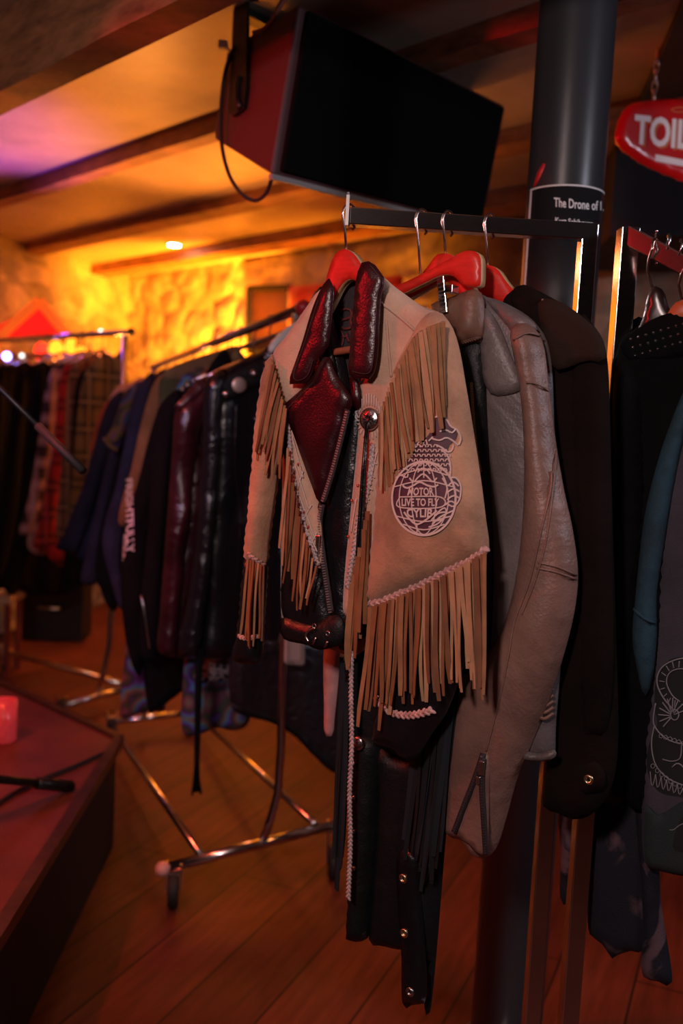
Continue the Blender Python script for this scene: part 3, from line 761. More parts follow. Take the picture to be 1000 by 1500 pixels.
def hook_on(mb, bar, neck, r=.0185, w=.0022):
    """wire hook over a rail at 'bar' with its stem going down to 'neck'"""
    bar = Vector(bar); neck = Vector(neck); d = Vector((neck.x - bar.x, neck.y - bar.y, 0))
    s = d.normalized() if d.length > 1e-4 else Vector((0, -1, 0))
    pts = [bar + s * (-r) * math.cos(t) + Vector((0, 0, r * math.sin(t))) for t in [math.pi * k / 10 for k in range(-3, 11)]]
    pts += [neck + (bar + s * r - neck) * .6 , neck]
    mb.tube(pts, w, 8)
BD = (NB - NA).normalized(); BT = Vector((0, 0, .0))
def on_arm(px):
    q = NA.lerp(NB, (px - 511) / 350.0); return q
FH = Frame(on_arm(512), -35); FC = Frame(on_arm(617), -35); FG = Frame(on_arm(655), -35); FK = Frame(on_arm(715), -35)
def wood_hanger(fr, barp, outline, label, neck, extra=None, edge=None):
    rt = thing('coat_hanger', label, 'hanger', fr.hit(*neck), fr.az, 'red wooden hangers on the level arm')
    mb = MB()
    arc = [barp + fr.n * (.0195 * math.cos(t)) + Vector((0, 0, .0195 * math.sin(t))) for t in [math.pi * k / 12 for k in range(16, -1, -1)]]
    nk = fr.hit(neck[0], neck[1]); arc += [nk.lerp(arc[-1], .55), nk - Vector((0, 0, .012))]
    mb.tube(arc, .002, 8); mb.build('hook', WIRE, rt)
    p = Panel(fr, outline, T=.003, R=.012, step=.008, off=.0, edge=.0075, sharp=False)
    me = p.build('hanger_body', [REDWOOD, BAREWOOD], rt)
    for pl in me.data.polygons:            # varnished faces, bare sawn edges
        n_ = me.matrix_basis.to_3x3() @ pl.normal
        w_ = (world_of(rt).to_3x3() @ pl.normal)
        if abs(w_.dot(fr.n)) < .45: pl.material_index = 1
    return rt, p
# hangers
h1, _ = wood_hanger(FH, on_arm(512), [(507, 366), (521, 372), (534, 390), (556, 424), (602, 462), (640, 492), (636, 504), (592, 482), (550, 448), (528, 416), (516, 410), (503, 420), (488, 450), (464, 492), (425, 540), (416, 532), (450, 482), (474, 440), (484, 400), (494, 375)],
                    'red wooden hanger inside the collar of the tan fringed jacket', (509, 370))
mb = MB(); mb.tube([FH.hit(440, 530), FH.hit(470, 519), FH.hit(520, 511), FH.hit(600, 492)], .006, 10); mb.build('trouser_bar', mat('red_bar', (.35, .08, .04), .5), h1)
h2, _ = wood_hanger(FC, on_arm(617), [(556, 428), (585, 419), (620, 403), (655, 384), (680, 370), (696, 369), (706, 376), (708, 395), (706, 420), (695, 421), (680, 418), (668, 406), (650, 404), (620, 418), (590, 432), (558, 440)],
                    'red wooden hanger with a bare end and metal clip holding the black chaps', (617, 402))
h3, _ = wood_hanger(FG, on_arm(655), [(653, 372), (668, 377), (686, 404), (724, 470), (758, 510), (752, 524), (716, 490), (676, 432), (655, 412), (635, 420), (600, 440), (580, 450), (578, 440), (610, 415), (634, 385), (642, 375)],
                    'red wooden hanger mostly hidden behind the chaps hanger, inside the grey leather jacket', (654, 376))
h4, _ = wood_hanger(FK, on_arm(716), [(717, 389), (732, 396), (748, 418), (786, 456), (840, 492), (862, 520), (858, 530), (824, 504), (776, 476), (742, 448), (722, 442), (705, 440), (690, 470), (660, 500), (655, 492), (688, 440), (700, 405), (708, 392)],
                    'red wooden hanger with tan edge inside the dark brown coat, nearest the post', (716, 393))
# ---------------------------------------------------------------- fringed jacket
fj = thing('fringed_jacket', 'tan suede and black leather jacket with long fringes and a cream painted emblem', 'jacket', FH.hit(512, 330), FH.az)
bk = Panel(FH, [(462, 436), (500, 402), (545, 396), (600, 440), (655, 470), (672, 560), (690, 700), (700, 800), (640, 900), (560, 930), (520, 960), (470, 945), (418, 925), (412, 820), (414, 700), (410, 600), (404, 525), (430, 480)], T=.003, R=.03, off=-.034, Tb=.012, fold=folds(.003, 9, .2, 3))
bk.build('back_panel', SUEDE, fj)
ln = Panel(FH, [(466, 438), (500, 408), (545, 402), (596, 440), (640, 470), (660, 560), (672, 700), (670, 800), (600, 890), (560, 915), (520, 940), (470, 935), (424, 915), (418, 820), (420, 700), (416, 600), (412, 525), (434, 484)], T=.004, R=.03, off=-.024, Tb=.002, fold=folds(.003, 8, .3, 6))
ln.build('lining', LINING, fj)
EMB = mat('lining_patch', (.09, .012, .012), .7)
mb = MB()
for pl in ([(498, 458), (505, 452), (515, 456), (512, 466), (502, 468), (498, 476), (504, 482), (514, 480)], [(520, 452), (513, 470), (520, 486), (512, 498)], [(498, 482), (503, 494), (500, 508)], [(507, 488), (512, 502), (520, 496)], [(499, 494), (510, 492)]):
    line_on(mb, ln, pl, .004, .002)
mb.build('printed_scroll', EMB, fj)
fl = Panel(FH, [(470, 420), (440, 470), (404, 520), (408, 570), (414, 640), (420, 720), (416, 800), (412, 870), (416, 905), (440, 930), (480, 945), (495, 940), (489, 890), (478, 820), (472, 740), (490, 680), (508, 610), (510, 560), (492, 480)], T=.016, R=.04, off=-.012, fold=folds(.003, 8, .3, 11))
fl.build('front_panel', BLACKL, fj)
# black button stand on the other side of the zip
pk = Panel(FH, [(518, 583), (530, 590), (527, 680), (518, 780), (510, 870), (512, 945), (496, 948), (487, 900), (474, 800), (470, 740), (488, 690), (504, 640)], T=.008, R=.02, off=-.006, fold=folds(.002, 8, .2, 5))
pk.build('zip_placket', BLACKL, fj)
fr_ = Panel(FH, [(548, 402), (580, 422), (622, 452), (655, 470), (640, 560), (600, 680), (575, 800), (560, 880), (540, 892), (506, 905), (504, 860), (512, 770), (520, 690), (526, 620), (527, 560), (540, 545), (549, 480)], T=.018, R=.045, off=-.002, fold=folds(.0025, 6, .25, 8))
fr_.build('front_panel', SUEDEP, fj)
yk = Panel(FH, [(470, 424), (448, 452), (420, 492), (400, 518), (404, 548), (414, 580), (424, 602), (445, 575), (458, 556), (450, 520), (462, 470)], T=.008, R=.02, off=.010)
yk.build('shoulder_yoke', SUEDEP, fj)
tp = Panel(FH, [(419, 606), (426, 640), (428, 690), (436, 740), (446, 785), (458, 815), (468, 836), (472, 800), (468, 740), (452, 700), (436, 650)], T=.006, R=.02, off=.012)
tp.build('lower_front_inset', SUEDEP, fj)
lp = Panel(FH, [(414, 598), (436, 576), (456, 556), (468, 534), (481, 520), (492, 548), (517, 586), (508, 606), (496, 648), (484, 692), (470, 738), (456, 708), (440, 664), (426, 625)], T=.004, R=.010, off=.020, fold=folds(.0022, 7, .5, 14))
lp.build('lapel', MAROON, fj)
lp2 = Panel(FH, [(512, 553), (522, 552), (530, 590), (524, 602), (516, 588)], T=.006, R=.012, off=.016); lp2.build('lapel', MAROON, fj)
cl = Panel(FH, [(482, 408), (470, 424), (457, 455), (442, 505), (424, 557), (430, 562), (452, 558), (464, 526), (472, 520), (482, 500), (487, 455), (489, 420)], T=.0035, R=.008, off=.034, fold=folds(.0012, 7, .3, 2)); cl.build('collar', MAROON, fj)
cs = Panel(FH, [(482, 408), (468, 440), (466, 500), (470, 535), (482, 560), (500, 600), (506, 640), (500, 600), (492, 540), (480, 480), (484, 440)], T=.004, R=.01, off=.006); cs.build('collar_stand', BLACKL, fj)
cr = Panel(FH, [(530, 385), (544, 384), (556, 398), (563, 411), (558, 430), (555, 480), (552, 525), (544, 553), (530, 554), (512, 550), (513, 510), (518, 450), (522, 410)], T=.0035, R=.008, off=.034, fold=folds(.0015, 6, .3, 9)); cr.build('collar', MAROON, fj)
mb = MB()
line_on(mb, cr, [(542, 388), (553, 402), (558, 414), (553, 432), (550, 480), (547, 525), (540, 547), (516, 544)], .0009, .001, .0012)
line_on(mb, cl, [(466, 440), (447, 500), (430, 553), (449, 552), (459, 527)], .0009, .001, .0012)
line_on(mb, lp, [(420, 600), (440, 579), (458, 561)], .0009, .001, .0012)
mb.build('collar_stitching', STITCH, fj)
# sleeves: suede to the elbow, black leather below
s1 = Panel(FH, [(404, 520), (420, 545), (426, 590), (416, 640), (406, 690), (399, 740), (392, 790), (388, 828), (374, 826), (361, 815), (366, 760), (372, 690), (378, 620), (386, 560), (394, 528)], T=.022, R=.022, step=.009, off=.004)
s1.build('upper_sleeve', SUEDE, fj)
s1b = Panel(FH, [(362, 812), (376, 822), (390, 826), (388, 870), (384, 920), (380, 968), (362, 972), (344, 966), (350, 920), (355, 870)], T=.018, R=.02, step=.009, off=.000)
s1b.build('lower_sleeve', BLACKL, fj)
mb = MB(); braid(mb, s1, [(362, 810), (372, 819), (388, 828)], .009, .001); braid(mb, s1b, [(348, 931), (360, 935), (383, 931)], .008, .001)
b1 = mb.build('sleeve_braid', BRAID, fj)
fringe(b1, s1b, [(362, 815), (388, 830)], [(350, 934), (382, 942)], 7, .0042, STR, hend=.016, seed=3)
s2 = Panel(FH, [(640, 456), (660, 476), (672, 510), (681, 560), (691, 620), (702, 690), (711, 760), (715, 808), (690, 826), (656, 841), (612, 862), (572, 880), (537, 889), (540, 840), (546, 780), (551, 710), (560, 640), (576, 570), (596, 505), (616, 468)], T=.034, R=.07, off=.006, fold=folds(.0022, 5, .2, 21))
s2.build('upper_sleeve', SUEDE, fj)
s2b = Panel(FH, [(560, 870), (640, 850), (690, 830), (694, 900), (680, 970), (655, 1040), (634, 1072), (604, 1115), (575, 1100), (545, 1084), (556, 1020), (560, 950)], T=.022, R=.045, off=-.004, fold=folds(.004, 7, .4, 12))
s2b.build('lower_sleeve', BLACKL, fj)
mb = MB(); braid(mb, s2, [(538, 886), (564, 878), (612, 858), (656, 836), (690, 820), (713, 802)], .0115, .001)
b2 = mb.build('hem_braid', BRAID, fj)
fringe(b2, s2b, [(540, 890), (564, 882), (612, 862), (656, 840), (712, 808)], [(524, 1052), (560, 1050), (600, 1030), (650, 1015), (690, 985), (712, 1020)], 42, .0062, STR, hend=.022, jx=4, jy=22, seed=5)
mb = MB(); braid(mb, s2b, [(548, 1020), (570, 1042), (600, 1048), (634, 1040)], .011, .003); mb.build('cuff_braid', BRAID, fj)
# shoulder fringes
mb = MB(); line_on(mb, s2, [(648, 470), (628, 478), (608, 490), (590, 520), (573, 558), (562, 590), (556, 612)], .004, .001, .002); b3 = mb.build('shoulder_seam', SUEDE, fj)
fringe(b3, s2, [(652, 470), (628, 478), (608, 492), (590, 522), (573, 560), (556, 612)], [(654, 600), (645, 625), (626, 630), (612, 645), (598, 668), (574, 710), (548, 722)], 25, .0062, STR[:3] + [STR[0]], lift=.004, hend=.03, jx=3, jy=12, seed=9)
mb = MB(); line_on(mb, yk, [(398, 520), (403, 545), (410, 570), (418, 596)], .004, .001, .002); b4 = mb.build('shoulder_seam', SUEDE, fj)
fringe(b4, s1, [(397, 524), (401, 535), (406, 556), (412, 578), (419, 600)], [(374, 670), (384, 640), (392, 690), (404, 700), (412, 690)], 18, .0055, [STR[0], STR[3], STR[0]], lift=.004, hend=.024, jx=3, jy=20, seed=12)
# seam and yoke lines on the big front panel
mb = MB(); line_on(mb, fr_, [(552, 440), (575, 456), (608, 484)], .004, .0008, .002); line_on(mb, fr_, [(566, 470), (570, 520), (573, 552)], .004, .0006, .0015); mb.build('raised_seams', SUEDEP, fj)
# lattice braids, studs and inner fringes beside the zip
mb = MB()
braid(mb, tp, [(421, 618), (428, 690), (438, 742), (452, 790), (466, 828)], .008, .002)
mb.build('lattice_braid', BRAIDG, fj)
mb = MB()
for a, c_ in (((428, 640), (444, 700)), ((432, 680), (452, 745)), ((438, 725), (462, 790)), ((444, 765), (468, 815)), ((444, 690), (434, 720)), ((456, 740), (442, 765)), ((464, 780), (454, 800))):
    line_on(mb, tp, [a, c_], .0022, .001, .001, False)
mb.build('lattice_lacing', PAINTW, fj)
fringe(fj, fl, [(421, 650), (428, 700), (440, 760), (455, 810), (466, 835)], [(410, 800), (422, 845), (434, 870), (444, 900), (452, 880)], 15, .0048, STR, lift=.02, hend=.012, jx=4, jy=26, seed=17)
mb = MB(); braid(mb, fr_, [(545, 650), (543, 690), (534, 735), (526, 755), (519, 800), (508, 862)], .0085, .002); mb.build('front_braid', BRAIDG, fj)
mb = MB()
for a, c_ in (((548, 655), (538, 700)), ((552, 662), (541, 712)), ((538, 672), (552, 680)), ((536, 690), (549, 700)), ((533, 708), (546, 718)), ((530, 725), (541, 732)), ((522, 730), (514, 780)), ((528, 740), (518, 800))):
    line_on(mb, fr_, [a, c_], .002, .002, .001, False)
mb.build('lattice_lacing', PAINTW, fj)
fringe(fj, fr_, [(540, 742), (528, 800), (514, 862)], [(532, 890), (520, 950), (506, 985)], 9, .0095, STR[:2], lift=.006, hend=.018, jx=4, jy=18, seed=23)
STUD = mat('red_stud', (.6, .1, .08), .25, .6)
for pan, lst in ((fr_, [(544, 651), (524, 711), (515, 733), (510, 786)]), (tp, [(437, 680), (446, 750), (451, 772)])):
    for x, y in lst:
        mb = MB(); p = pan.surf(x, y, .001); mb.ball(p, .0026, sq=(1, 1, 1)); mb.build('stud', STUD, fj)
# concho with sewn rays and a thong
cc_ = fr_.surf(541, 614, .004); mb = MB(); mb.lathe(cc_, FH.n, [(.0175, -.002), (.0178, .001), (.015, .0035), (.008, .0055), (.001, .006)], 28)
cg = mb.build('concho', SILVER, fj); mb = MB()
for k in range(8):
    a = k * math.pi / 4; d_ = FH.u * math.cos(a) + Vector((0, 0, 1)) * math.sin(a); mb.tube([cc_ + FH.n * .0055 + d_ * .003, cc_ + FH.n * .0045 + d_ * .010], [.0022, .0008], 6)
for k in range(20):
    a = k * math.pi / 10; d_ = FH.u * math.cos(a) + Vector((0, 0, 1)) * math.sin(a); mb.ball(cc_ + FH.n * .0028 + d_ * .0135, .0014, None, 6, 4)
mb.build('flower_relief', BLACKMETAL, cg)
mb = MB()
for k in range(26):
    a = 2 * math.pi * k / 26 + .1; R_ = 34 if math.sin(a) > -.3 else 26
    line_on(mb, fr_, [(541 + 20 * math.cos(a) * .8, 614 + 20 * math.sin(a)), (541 + R_ * math.cos(a) * .62, 606 + R_ * 1.15 * math.sin(a))], .0016, .0012, .0008, False)
mb.build('sewn_rays', PAINTW, fj)
mb = MB(); ribbon(mb, [fr_.surf(x, y, .010) for x, y in [(538, 618), (534, 680), (530, 760), (524, 840), (519, 885)]], [.004, .007, .0075, .006, .004], FH.n, .0015); ribbon(mb, [fr_.surf(x, y, .012) for x, y in [(537, 620), (531, 690), (524, 790), (521, 860)]], .004, FH.n, .0015)
mb.build('concho_thong', BLACKL, fj)
# zip
def zipper(parent, pan, pxs, w=.006, lift=.003, step=.0042, m=ZIPM):
    pl = resample(smooth_loop(pxs, 8, False), 2, False); p3 = [pan.surf(x, y, lift) for x, y in pl]
    mb = MB(); ribbon(mb, [p - pan.fr.n * .001 for p in p3[::2]], w * 2.2, pan.fr.n, .001); t_ = mb.build('zip_tape', LINING, parent)
    mb = MB(); acc = 0; k = 0
    for a, b in zip(p3, p3[1:]):
        L = (b - a).length; t = step - acc
        while t <= L:
            p = a.lerp(b, t / L); d = (b - a).normalized(); s = d.cross(pan.fr.n).normalized()
            M = Matrix((s, d, pan.fr.n)).transposed(); mb.box(p + pan.fr.n * .001, w, step * .55, .0022, M); t += step; k += 1
        acc = (acc + L) % step
    mb.build('zip_teeth', m, t_, False); return p3
zipper(fj, lp, [(509, 600), (497, 650), (485, 695), (472, 736)], .005, .002)
zp = zipper(fj, pk, [(471, 738), (467, 765), (470, 800), (477, 850), (484, 898)], .006, .012)
zipper(fj, fl, [(463, 722), (462, 750), (466, 786)], .004, .012)
mb = MB(); p = pk.surf(466, 792, .017); mb.box(p, .008, .005, .018, Matrix.Rotation(FH.az, 3, 'Z')); mb.box(p + Vector((0, 0, -.02)), .006, .003, .026, Matrix.Rotation(FH.az, 3, 'Z')); bevel(mb.build('zip_pull', STEEL, fj, False), .001)
# belt with buckle
bl = Panel(FH, [(412, 905), (440, 912), (470, 918), (500, 905), (520, 915), (519, 945), (500, 945), (470, 952), (448, 944), (415, 935)], T=.004, R=.010, off=.006); bl.build('waistband', BLACKL, fj)
bf_ = Panel(FH, [(446, 928), (466, 912), (490, 900), (504, 912), (502, 940), (478, 950), (458, 947)], T=.006, R=.012, off=.020); q = bf_.build('belt_end', BLACKL2, fj)
for x, y in [(480, 928), (460, 917)]:
    mb = MB(); c_ = bf_.surf(x, y, .0005); mb.tube([c_ + (FH.u * math.cos(t) + Vector((0, 0, 1)) * math.sin(t)) * .0036 for t in [2 * math.pi * k / 14 for k in range(15)]], .001, 6, False); mb.build('eyelet', STEEL, q)
mb = MB(); mb.tube(smooth_loop([tuple(bf_.surf(x, y, .003)) for x, y in [(462, 920), (452, 924), (448, 932), (452, 940)]], 5, False), .0022, 8); mb.tube([bf_.surf(458, 944, .002), bf_.surf(463, 934, .004)], .0018, 6); mb.tube([bf_.surf(475, 948, .002), bf_.surf(480, 940, .004)], .0018, 6); mb.build('buckle', STEEL, fj)
# painted emblem: winged bird over a globe with a banner
def ell(cx, cy, rx, ry, a0=0, a1=360, n=22, tilt=0.0):
    out = []
    for i in range(n + 1):
        a = math.radians(a0 + (a1 - a0) * i / n); x, y = rx * math.cos(a), ry * math.sin(a)
        out.append((cx + x * math.cos(tilt) - y * math.sin(tilt), cy + x * math.sin(tilt) + y * math.cos(tilt)))
    return out
mb = MB()
for o_ in (ell(621, 730, 45, 52, 0, 345, 24), [(600, 690), (596, 668), (606, 650), (625, 640), (634, 622), (640, 612), (652, 612), (662, 626), (670, 634), (666, 646), (658, 652), (656, 664), (660, 690), (630, 684)], [(658, 706), (668, 701), (675, 712), (673, 730), (662, 742), (654, 738), (652, 720)]):
    mb.add(*decal(s2, o_, .001, .006))
mb.build('emblem_ground', INK, fj)
E = MB(); LW = .0023
def em(p, w=LW, lift=.0024): line_on(E, s2, p, w, lift, .0012, True, 4)
em(ell(621, 730, 46.5, 54, 0, 360, 30), .003)
for rx in (18, 36): em(ell(621, 730, rx, 53, 0, 360, 26), .0016)
for dy, rr_ in ((-34, 34), (-17, 43), (38, 30), (26, 40)): em([(621 - rr_, 730 + dy), (621, 730 + dy + (8 if dy > 0 else -9)), (621 + rr_, 730 + dy)], .0018)
em([(621, 676), (621, 700)], .0018); em([(611, 768), (611, 782)], .0018)
em([(590, 711), (596, 715), (606, 711), (615, 706), (626, 711), (636, 713), (642, 710)], .0026)   # ribbon above the words
em([(586, 728), (645, 728), (646, 743), (585, 743), (586, 728)], .0018)                            # banner
em([(592, 750), (600, 760), (611, 768), (626, 760), (640, 748)], .0026)                            # point below
for i, (y, x0_, x1_) in enumerate(((688, 601, 656), (681, 599, 658), (674, 598, 659), (667, 601, 659), (660, 603, 656), (653, 607, 640))):
    n_ = int((x1_ - x0_) / 7)
    for k in range(n_):
        x = x0_ + (x1_ - x0_) * (k + .5 + .25 * (i % 2)) / n_; em([(x - 3, y + 2), (x, y - 3), (x + 3, y + 2)], .0016)
for p in ([(604, 655), (606, 648), (609, 656)], [(611, 652), (615, 646), (617, 655)], [(620, 650), (624, 644), (626, 652)], [(628, 646), (634, 640)],
          [(634, 612), (644, 610), (654, 614), (660, 624), (670, 630), (675, 642), (672, 652)], [(644, 632), (654, 630), (662, 634), (668, 628)], [(632, 642), (644, 645), (654, 641), (664, 646), (671, 652)],
          [(640, 652), (648, 656), (655, 662), (662, 660), (664, 652)], [(646, 658), (656, 668), (660, 684), (659, 700)], [(659, 700), (668, 700), (675, 712), (673, 732), (664, 742), (656, 738)],
          [(656, 712), (664, 706), (672, 712)], [(655, 722), (664, 716), (673, 720)], [(655, 732), (664, 726), (672, 729)], [(652, 740), (660, 734), (668, 738)], [(648, 700), (655, 714), (652, 730)],
          [(634, 768), (644, 758), (655, 752), (664, 748)], [(632, 762), (642, 752), (654, 750)], [(628, 772), (640, 768), (652, 758)], [(600, 700), (606, 706), (612, 700), (620, 694), (628, 700), (634, 706), (640, 700)], [(612, 692), (618, 686), (626, 688), (630, 694)],
          [(580, 700), (588, 696), (596, 700), (598, 694)], [(584, 690), (592, 686), (600, 690)], [(636, 756), (650, 744), (654, 750), (648, 760), (636, 764)]):
    em(p, .0022)
ts = lambda x, y: s2.surf(x, y, .0036)
text_quad(E, 'MOTOR', [(596, 726), (636, 726), (634, 714), (599, 714)], ts, .03)
text_quad(E, 'LIVE TO FLY', [(588, 741.5), (643, 741.5), (643, 730), (588, 730)], ts, .03)
text_quad(E, 'CYLIB', [(597, 758), (632, 758), (634, 745), (594, 745)], ts, .03)
E.build('painted_emblem', PAINTW, fj, False)

# ---------------------------------------------------------------- black chaps on the clip hanger
ch = thing('leather_chaps', 'long black leather chaps with snap flap and black fringe hanging below the fringed jacket', 'chaps', FC.hit(617, 420), FC.az)
TANB = mat('brown_waist_leather', (.16, .075, .05), .5, var=.3, vs=15, wr=.4)
wb = Panel(FC, [(632, 446), (660, 436), (690, 424), (704, 428), (709, 450), (707, 498), (690, 502), (672, 508), (664, 480), (640, 470)], T=.016, R=.018, off=.002, fold=folds(.002, 10, .5, 31)); wb.build('waistband', TANB, ch)
mb = MB(); braid(mb, wb, [(674, 503), (690, 498), (706, 493)], .005, .001); mb.build('waist_piping', mat('brown_piping', (.10, .045, .03), .5), ch)
up = Panel(FC, [(640, 470), (672, 500), (706, 492), (712, 600), (718, 720), (722, 860), (714, 980), (690, 1060), (660, 1110), (600, 1112), (520, 1090), (505, 1040), (520, 900), (560, 700)], T=.010, R=.03, off=-.004, fold=folds(.003, 6, .2, 33)); up.build('seat', BLACKL2, ch)
mb = MB(); braid(mb, up, [(690, 560), (693, 610), (697, 655), (703, 690)], .005, .002); mb.build('gold_braid', mat('dull_gold_braid', (.3, .2, .08), .5), ch)
lg1 = Panel(FC, [(520, 1075), (556, 1085), (556, 1150), (552, 1230), (546, 1310), (541, 1368), (526, 1379), (509, 1371), (511, 1310), (514, 1230), (516, 1150)], T=.024, R=.026, off=.000, fold=folds(.002, 8, .1, 35)); lg1.build('leg', BLACKL2, ch)
lg2 = Panel(FC, [(554, 1085), (600, 1112), (650, 1060), (672, 1000), (664, 1120), (655, 1200), (648, 1280), (640, 1380), (630, 1480), (622, 1475), (618, 1392), (586, 1391), (560, 1385), (541, 1378), (544, 1320), (550, 1240), (554, 1160)], T=.020, R=.03, off=-.006, fold=folds(.002, 7, .1, 36)); lg2.build('leg', BLACKL2, ch)
fp = Panel(FC, [(584, 1248), (613, 1252), (616, 1310), (621, 1370), (624, 1462), (606, 1470), (590, 1471), (588, 1390), (582, 1310)], T=.007, R=.015, off=.020, fold=folds(.0025, 5, .2, 38)); f_ = fp.build('snap_flap', BLACKL, ch)
for x, y in [(590.5, 1287), (592, 1367), (600.5, 1453)]:
    mb = MB(); mb.lathe(fp.surf(x, y, 0), FC.n, [(.0075, -.001), (.0078, .0015), (.006, .003), (.0035, .002), (.003, -.001), (.0005, -.001)], 20); mb.build('snap', BRASS if y < 1400 else STEEL, f_)
mb = MB(); line_on(mb, lg2, [(604, 1112), (612, 1180), (600, 1248)], .004, .004); fb = mb.build('fringe_seam', BLACKL, ch)
BLS = [mat('black_fringe', (.012, .013, .015), .4), mat('blue_black_fringe', (.016, .022, .028), .35)]
fringe(fb, lg2, [(604, 1100), (632, 1070), (662, 1000), (676, 960)], [(592, 1245), (606, 1255), (622, 1290), (642, 1240)], 22, .0075, BLS, lift=.006, hend=.02, jx=4, jy=22, seed=41)
mb = MB(); line_on(mb, up, [(520, 940), (514, 980), (508, 1040)], .004, .004); fb = mb.build('fringe_seam', BLACKL, ch)
fringe(fb, lg1, [(500, 960), (506, 990), (512, 1020)], [(486, 1275), (492, 1288), (504, 1240)], 13, .007, BLS, lift=.006, hend=.012, jx=5, jy=24, seed=43)
mb = MB(); braid3(mb, [FC.hit(x, y, .052) for x, y in smooth_loop([(515, 950), (514, 1020), (515, 1090), (512, 1160), (513, 1230), (511, 1290), (510, 1316)], 10, False)], .0085, FC.n); mb.build('hanging_braid', BRAIDG, ch)
c_ = lg1.surf(524, 1089, .006); mb = MB(); mb.lathe(c_, FC.n, [(.012, -.002), (.0125, .001), (.009, .003), (.001, .005)], 20); mb.build('concho', SILVER, ch)
for y in (1118, 1168, 1218, 1272): mb = MB(); mb.ball(lg1.surf(518.5, y, .002), .0035); mb.build('stud', STEEL, ch)
pst = Panel(FC, [(477, 945), (497, 948), (496, 990), (490, 1050), (487, 1077), (476, 1075), (475, 1030), (474, 980)], T=.004, R=.01, off=-.03, fold=folds(.002, 8, .1, 44))
o = pst.build('suede_strap', mat('dusty_pink_suede', (.42, .22, .22), .8, var=.25, vs=20), None); o2 = o
solo(o, 'dusty pink suede strap hanging below the belt of the fringed jacket', 'strap')
# spring clip on the chaps hanger
mb = MB(); p = FC.hit(648, 432, .022); M = Matrix((FC.u, FC.n, Vector((0, 0, 1)))).transposed()
tilt = Matrix.Rotation(.18, 3, FC.n)
mb.box(p, .012, .005, .056, tilt @ M)
for k in range(9): mb.box(p + FC.n * .003 + (tilt @ Vector((0, 0, 1))) * (-.024 + k * .006), .0125, .002, .0022, tilt @ M)
mb.box(FC.hit(661, 424, .016), .014, .02, .012, M)
bevel(mb.build('clip', CHROME, h2, False), .0008)

# ---------------------------------------------------------------- grey leather jacket
GREYL = mat('worn_grey_leather', (.125, .10, .098), .45, var=.45, vs=6, bump=.3, bs=220, wr=.55, ws=6)
GREYP = mat('brown_grey_leather', (.20, .105, .082), .45, var=.45, vs=5, bump=.3, bs=220, wr=.6, ws=6)
gj = thing('leather_jacket', 'worn grey brown leather jacket with long sleeve and zipped cuff behind the fringed jacket', 'jacket', FG.hit(655, 400), FG.az)
gb = Panel(FG, [(690, 440), (715, 436), (748, 448), (785, 474), (806, 520), (812, 640), (818, 800), (822, 940), (814, 1060), (811, 1110), (790, 1114), (762, 1110), (720, 1090), (690, 1060), (676, 900), (690, 760), (700, 600)], T=.020, R=.05, off=.000, fold=folds(.004, 6, .25, 51)); gb.build('body', GREYL, gj)
gl = Panel(FG, [(704, 452), (716, 455), (732, 480), (748, 520), (764, 560), (762, 572), (733, 580), (716, 574), (706, 545), (703, 500)], T=.005, R=.010, off=.024, fold=folds(.0015, 8, .3, 52)); gl.build('lapel', GREYL, gj)
gy = Panel(FG, [(712, 440), (740, 448), (770, 464), (789, 482), (770, 484), (752, 497), (742, 480), (728, 460)], T=.008, R=.014, off=.016); gy.build('shoulder_yoke', GREYL, gj)
gs_ = Panel(FG, [(748, 480), (772, 474), (794, 500), (804, 570), (814, 650), (826, 720), (838, 775), (846, 840), (840, 900), (822, 970), (800, 1035), (778, 1090), (757, 1140), (742, 1195), (726, 1243), (706, 1258), (692, 1248), (680, 1232), (652, 1219), (653, 1170), (660, 1100), (664, 1030), (680, 980), (710, 960), (738, 915), (755, 850), (764, 780), (768, 700), (766, 620), (760, 560), (752, 520)], T=.034, R=.045, off=.022, fold=folds(.0035, 5, .6, 54, 3.2)); gs_.build('sleeve', GREYP, gj)
mb = MB()
for pl in ([(808, 690), (806, 720), (792, 780), (776, 850), (754, 910), (745, 960), (730, 1030), (712, 1100)], [(815, 660), (812, 700), (800, 790), (784, 850), (764, 900)], [(788, 824), (815, 830), (844, 842)], [(786, 832), (815, 838), (843, 848)], [(752, 498), (772, 488), (792, 492)], [(770, 560), (786, 562), (804, 572)]):
    line_on(mb, gs_, pl, .0028, .0002, .0022)
mb.build('sleeve_seams', GREYP, gj)
cz = Panel(FG, [(706, 1106), (716, 1106), (716, 1160), (714, 1240), (708, 1254), (694, 1246), (682, 1232), (664, 1222), (676, 1190), (692, 1150)], T=.004, R=.01, off=.056); cz.build('cuff_gusset', GREYP, gj)
DZ = mat('dark_zip', (.25, .24, .26), .3, .9)
zipper(gj, cz, [(707, 1104), (695, 1140), (680, 1178), (664, 1220)], .004, .003, m=DZ); zipper(gj, cz, [(707, 1110), (705, 1150), (707, 1190), (711, 1252)], .004, .003, m=DZ)
mb = MB(); mb.box(cz.surf(705, 1125, .006), .009, .004, .022, Matrix.Rotation(FG.az, 3, 'Z')); mb.box(cz.surf(700, 1143, .006), .007, .003, .012, Matrix.Rotation(FG.az, 3, 'Z')); bevel(mb.build('zip_pull', STEEL, gj, False), .001)
hb = Panel(FG, [(765, 1100), (790, 1104), (812, 1098), (812, 1110), (790, 1115), (764, 1112)], T=.006, R=.006, off=.020, step=.006); hb.build('hem_band', GREYL, gj)
mb = MB(); 
for k in range(6): mb.tube(smooth_loop([tuple(gb.surf(x, y + k * 9, .006 + .002 * (k % 2))) for x, y in [(784, 1000), (796, 1008), (810, 1000)]], 5, False), .003, 6)
mb.build('side_lacing', TANB, gj)
